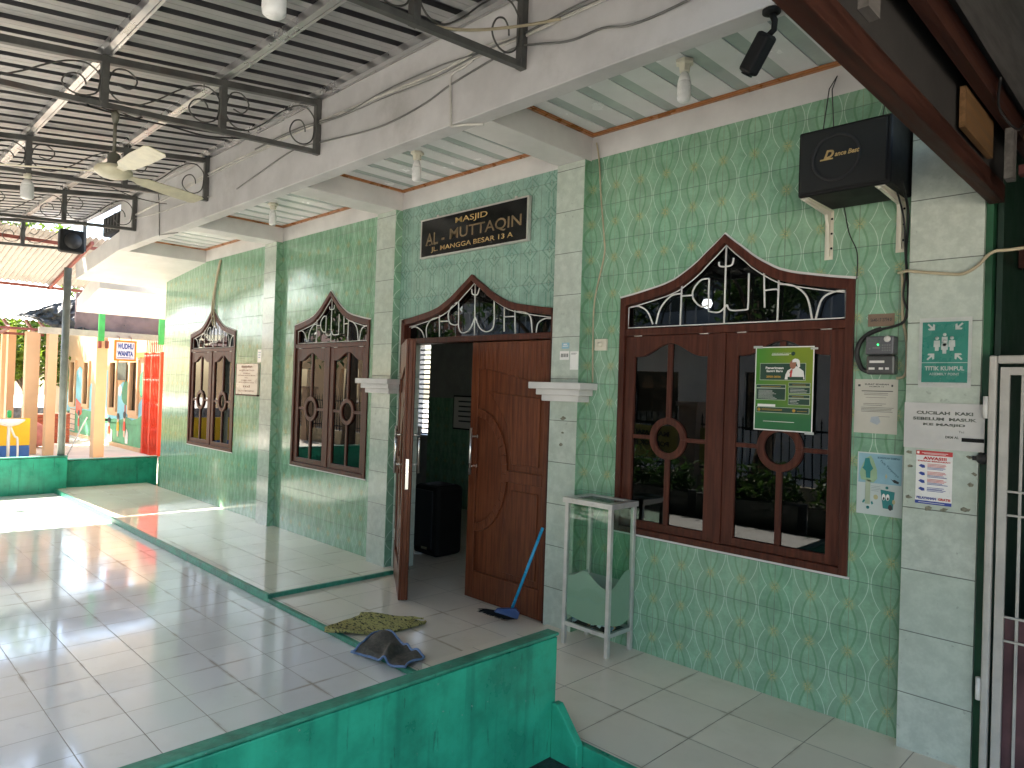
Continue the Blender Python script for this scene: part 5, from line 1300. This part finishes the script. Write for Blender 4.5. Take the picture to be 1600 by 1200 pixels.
# sunlit metal roof of the wing beyond
b = MB(); y_ = -6.0
while y_ < .9:
    b.add([(-15.2,y_,2.80),(-15.2,y_+.05,2.84),(-20.5,y_+.05,4.28),(-20.5,y_,4.24)], [(0,1,2,3)]); b.add([(-15.2,y_+.05,2.84),(-15.2,y_+.12,2.80),(-20.5,y_+.12,4.24),(-20.5,y_+.05,4.28)], [(0,1,2,3)]); y_ += .12
o = thing('wing_roof', 'sunlit pale metal roof on red brown steel trusses at the far left', 'roof', (-17,-2,2.8)); b.build('roof_sheet', plain('pale zinc sheet', (.66,.66,.64), .45, .0, var=.08), o, solid=.003)
b = MB()
for y_ in (-3.0,-1.9,-1.0,-.35): b.bar((-15.0,y_,2.62),(-15.9,y_,2.92),.05,.05); b.bar((-15.0,y_,2.62),(-15.9,y_,2.55),.05,.05); b.bar((-15.9,y_,2.55),(-20,y_,3.9),.05,.05)
b.bar((-14.98,-4,2.62),(-14.98,-.2,2.62),.05,.05); b.bar((-15.9,-4,2.55),(-15.9,-.2,2.55),.05,.05); b.bar((-16.8,-4,2.95),(-16.8,.5,2.95),.05,.05); b.bar((-18,-4,3.2),(-18,.5,3.2),.05,.05)
b.build('steel_truss', M['mred'], o)
# washbasin and yellow wall
o = thing('yellow_wall', 'low wall painted yellow above blue behind the white washbasin', 'low wall', (-14.8,-2,0))
MBx((-14.9,-14.8,-4.0,-.60,.20,.76)).build('yellow_part', M['yellow'], o, bevel=.006); MBx((-14.895,-14.797,-4.0,-.602,-.1,.199)).build('blue_part', M['blue'], o)
o = thing('washbasin', 'white washbasin on a thin pipe stand at the far left', 'washbasin', (-14.45,-1.05,0))
b = MB(); b.lathe([(.06,0),(.16,.03),(.24,.09),(.265,.125),(.26,.14),(.23,.125),(.12,.07),(0,.06)], (-14.45,-1.02,.62), 26); b.build('basin', M['white2'], o)
b = MB(); b.tube([(-14.42,-1.03,.64),(-14.42,-1.03,-.06)], .028, 8); b.tube([(-14.45,-1.0,.62),(-14.42,-.93,.42),(-14.42,-.88,.36),(-14.42,-.87,-.06)], .02, 8, smooth_pts=4); b.build('pipe', M['whitebar'], o)
tag(MB().tube([(-15.05,.15,-.05),(-14.3,.31,.80)], .016, 6).build('mop_handle', M['white2'], origin=(-15.1,.18,-.06)), 'thin white mop handle leaning on the cream school pillar', 'mop')
tag(MBx((-15.0,-14.92,-.98,-.90,.76,.92)).build('bottle', plain('green plastic bottle', (.02,.45,.12), .3), bevel=.03, origin=(-14.96,-.94,.76)), 'small green bottle standing on the yellow wall above the washbasin', 'bottle')
o = thing('crates', 'stack of red brown bricks and pink sacks between the cream school pillars', 'stack', (-18,.5,0))
b = MB(); rr = random.Random(2)
for i in range(9):
    for j in range(2): b.box(-18.2-j*.5,-17.8-j*.5,.0+j*.5,.42+j*.5,-.06+i*.085,.015+i*.085)
b.build('bricks', plain('brick red', (.42,.12,.07), .8), o)
b = MB(); b.lathe([(.0,0),(.22,.05),(.26,.25),(.2,.5),(.05,.6),(0,.6)], (-17.2,-.05,-.06), 14); b.build('sack', plain('pink sack', (.62,.26,.22), .8), o)

# low stone wall and trees behind
MBs = MBx((-26,-25.7,-9,3,-.1,.55)); tag(MBs.build('stone_wall', plain('grey stone', (.12,.12,.13), .9, var=.5, scale=5), origin=(-25.8,-2,-.1)), 'low grey stone wall under the trees at the far left', 'wall')

def leaf_mat(name, a, b_):
    m, nt, P = new_mat(name)
    v, x, y, z = coords(nt)
    n = noise(nt, v, 1.6, 4); n2 = noise(nt, v, 9, 2)
    c = mixc(nt, n.ramp(.35,.65), a, b_); c = mixc(nt, n2.ramp(.4,.7,0,.5), c, tuple(k*.6 for k in a))
    nt.links.new(c, P.inputs['Base Color']); P.inputs['Roughness'].default_value = .5
    tl = nt.nodes.new('ShaderNodeBsdfTranslucent'); nt.links.new(c, tl.inputs[0])
    mx = nt.nodes.new('ShaderNodeMixShader'); mx.inputs[0].default_value = .35
    nt.links.new(P.outputs[0], mx.inputs[1]); nt.links.new(tl.outputs[0], mx.inputs[2]); nt.links.new(mx.outputs[0], nt.nodes['Material Output'].inputs[0])
    return m
LA = leaf_mat('yellow green leaves', (.10,.20,.02), (.22,.30,.03)); LB = leaf_mat('mid green leaves', (.04,.10,.02), (.09,.17,.03))
BK = plain('bark', (.13,.095,.065), .9, var=.4, scale=12, bmp=.8)
def tree(name, lab, x, y, h, R, zc, mat, n=2600, seed=0, leaf_=.13, tr=.14, grp='trees around the yard'):
    r_ = random.Random(seed); o = thing(name, lab, 'tree', (x,y,-.1), grp)
    b = MB(); b.tube([(x,y,-.1),(x+.1*R,y,zc*.4),(x-.05*R,y+.08*R,zc)], [tr*1.3,tr,tr*.6], 10)
    tips = []
    for k in range(11):
        a = r_.uniform(0,2*PI); e_ = r_.uniform(.0,1.2); L = R*r_.uniform(.45,.95); z0 = zc*r_.uniform(.55,.95)
        t = (x+L*math.cos(a)*math.cos(e_), y+L*math.sin(a)*math.cos(e_), zc+(h-zc)*.75*math.sin(e_)*r_.uniform(.5,1)+.2)
        b.tube([(x,y,z0),((x+t[0])/2,(y+t[1])/2,(z0+t[2])/2+.15),t],[tr*.45,tr*.25,tr*.08],6); tips.append(t)
    b.build('trunk', BK, o)
    b = MB(); cl = []
    for t in tips:
        for q in range(3): cl.append((t[0]+r_.gauss(0,R*.22),t[1]+r_.gauss(0,R*.22),t[2]+r_.gauss(0,(h-zc)*.18),R*r_.uniform(.18,.36)))
    for i in range(n):
        c_ = cl[r_.randrange(len(cl))]; d = Vector((r_.gauss(0,1),r_.gauss(0,1),r_.gauss(0,1))).normalized()*c_[3]*r_.uniform(.55,1.05)
        p = Vector(c_[:3])+d; s = leaf_*r_.uniform(.6,1.3)
        E_ = Euler((r_.uniform(-.9,.9),r_.uniform(-.9,.9),r_.uniform(0,6.3))).to_matrix()
        b.add([p+E_ @ Vector(q) for q in ((-s,0,0),(0,-s*.42,.02),(s,0,-.03),(0,s*.42,.02))], [(0,1,2,3)])
    b.build('crown', mat, o)
tree('leafy_tree', 'bright yellow green tree in full sun behind the sunlit metal roof', -25,.3,7.2,2.2,4.2,LA,4200,1)
tree('leafy_tree', 'green tree seen between the cream pillars at the far left, above the stone wall', -23.5,.9,3.4,1.9,1.6,LA,3600,2,leaf_=.11)
tree('leafy_tree', 'bushy green tree left of the cream pillars, behind the yellow wall', -21.5,-.6,3.6,1.4,1.5,LA,3000,3,leaf_=.11)
tree('leafy_tree', 'darker tree far behind the school pillars', -29,-4.5,8,3.2,4.0,LB,2400,4,leaf_=.2)

# ================================================================== STREET SIDE, BEHIND THE CAMERA (mirrored in the panes and tiles)
tree('street_tree', 'street tree with leaning trunk opposite the middle window', -8.6,-8.2,6.5,2.4,3.6,LB,2600,5,leaf_=.15,grp='street trees')
tree('street_tree', 'street tree opposite the right hand window', -3.2,-8.2,6.0,2.0,3.4,LB,2200,6,leaf_=.15,grp='street trees')
tree('street_tree', 'street tree at the far left end of the fence', -14.5,-7.8,6.0,2.2,3.2,LB,2200,7,leaf_=.15,grp='street trees')
fc = thing('spiked_fence', 'black iron fence with spear points along the street', 'fence', (-6,-7.26,-.1))
b = MB(); b.box(-22,4.6,-7.32,-7.2,-.1,.30); b.build('fence_base', plain('cream render', (.45,.38,.26), .8, var=.2), fc)
b = MB(); x_ = -22
while x_ < 4.6: b.box(x_-.008,x_+.008,-7.268,-7.252,.30,1.30); b.add([(x_-.02,-7.26,1.30),(x_+.02,-7.26,1.30),(x_,-7.26,1.40)],[(0,1,2)]); x_ += .13
b.box(-22,4.6,-7.27,-7.25,.42,.45); b.box(-22,4.6,-7.27,-7.25,1.16,1.19); b.build('railing', M['black'], fc)
x_ = -21; fpm = plain('pinkish render', (.40,.28,.20), .8, var=.15)
while x_ < 4.6: MBx((x_-.17,x_+.17,-7.43,-7.09,-.1,1.5),(x_-.21,x_+.21,-7.47,-7.05,1.5,1.58)).build('fence_pillar', fpm, fc); x_ += 3.4
o = thing('yellow_banner', 'faded yellow banner tied to the street fence', 'banner', (-5.2,-7.2,.5))
MBx((-6.9,-3.6,-7.245,-7.24,.5,1.12)).build('sheet', plain('faded banner', (.50,.42,.10), .7, var=.15), o)
b = MB(); b.text('MADRASAH DINIYAH', 0,0,0, width=1.5, h=.10, bold=.05, T=Matrix.Translation((-5.2,-7.236,.92)) @ Matrix.Rotation(PI,4,'Z')); b.text('PONDOK PESANTREN', 0,0,0, width=1.5, h=.10, bold=.05, T=Matrix.Translation((-5.2,-7.236,.72)) @ Matrix.Rotation(PI,4,'Z')); b.build('lettering', M['ink'], o)
st = thing('street_house', 'two storey grey white house across the street', 'house', (-6,-14,-.1))
hw_ = [(-15+i*3.2,-13.6+i*3.2,.9,2.3) for i in range(6)]
wallh(-17, 5, -12.2, -12.0, -.1, 3.2, hw_).build('wall', plain('grey white render', (.46,.46,.45), .8, var=.12, scale=1), st)
wallh(-17, 5, -13.2, -13.0, 3.2, 6.6, [(a,c_,4.0,5.6) for a,c_,_,_ in hw_]).build('upper_wall', plain('dirty white render', (.38,.38,.37), .8, var=.25, scale=1.4), st)
MBx((-17.3,5.3,-13.3,-11.6,3.2,3.4),(-17.5,5.5,-14,-12.6,6.6,6.8)).build('slab', M['beam'], st)
for a,c_,z0_,z1_ in hw_: each('window', M['glass'], st, [(a,c_,-12.15,-12.1,z0_,z1_),(a,c_,-13.15,-13.1,4.0,5.6)])
b = MB()
for i in range(60): b.box(-17+i*.37,-16.97+i*.37,-11.7,-11.67,3.4,4.2)
b.box(-17,5,-11.71,-11.66,4.2,4.25); b.build('railing', M['whitebar'], st)
o = thing('left_house', 'brown roofed cream house at the far end of the street', 'house', (-28,-12,-.1))
wallh(-34,-19,-11.2,-11.0,-.1,3.4,[(-26,-24.6,1,2.3),(-22,-20.6,1,2.3)]).build('wall', M['cream'], o)
b = MB(); b.poly_x([(-10.4,3.3),(-13.5,5.2),(-16.5,3.3)],-34.5,-18.6); b.build('roof', plain('brown tile roof', (.16,.07,.05), .8, var=.3, scale=8), o)


tree('leafy_tree', 'thin leafy tree over the yard left of the porch, its leaves dappling the far floor', -13.0,-5.8,8.2,1.7,5.8,LB,560,8,leaf_=.12)

# planted troughs along the open side of the porch (seen mirrored in the panes)
PLT = plain('dark planter', (.05,.05,.048), .7, var=.2)
PL_LAB = ['first planted trough from the left end of the porch', 'second planted trough from the left end of the porch', 'third planted trough from the left end of the porch',
          'fourth planted trough from the left end of the porch', 'fifth planted trough from the left end of the porch', 'planted trough nearest the black yard']
for i in range(6):
    x0 = -9.2+i*1.62; o = thing('planter', PL_LAB[i], 'planter', (x0+.75, -5.4, -.1), 'planted troughs along the porch')
    MBx((x0, x0+1.5, -5.55, -5.25, -.1, .28)).build('trough', PLT, o, bevel=.01)
    r_ = random.Random(20+i); b = MB()
    for k in range(650):
        p = Vector((x0+.05+1.4*r_.random(), -5.4+r_.gauss(0,.10), .30+.55*r_.random()**1.3*(.7+.3*math.sin(i*3+k%7))))
        s_ = .065*r_.uniform(.6,1.4); E_ = Euler((r_.uniform(-1,1),r_.uniform(-1,1),r_.uniform(0,6.3))).to_matrix()
        b.add([p+E_ @ Vector(q) for q in ((-s_,0,0),(0,-s_*.35,.01),(s_,0,-.02),(0,s_*.35,.01))], [(0,1,2,3)])
    b.build('foliage', LB, o)
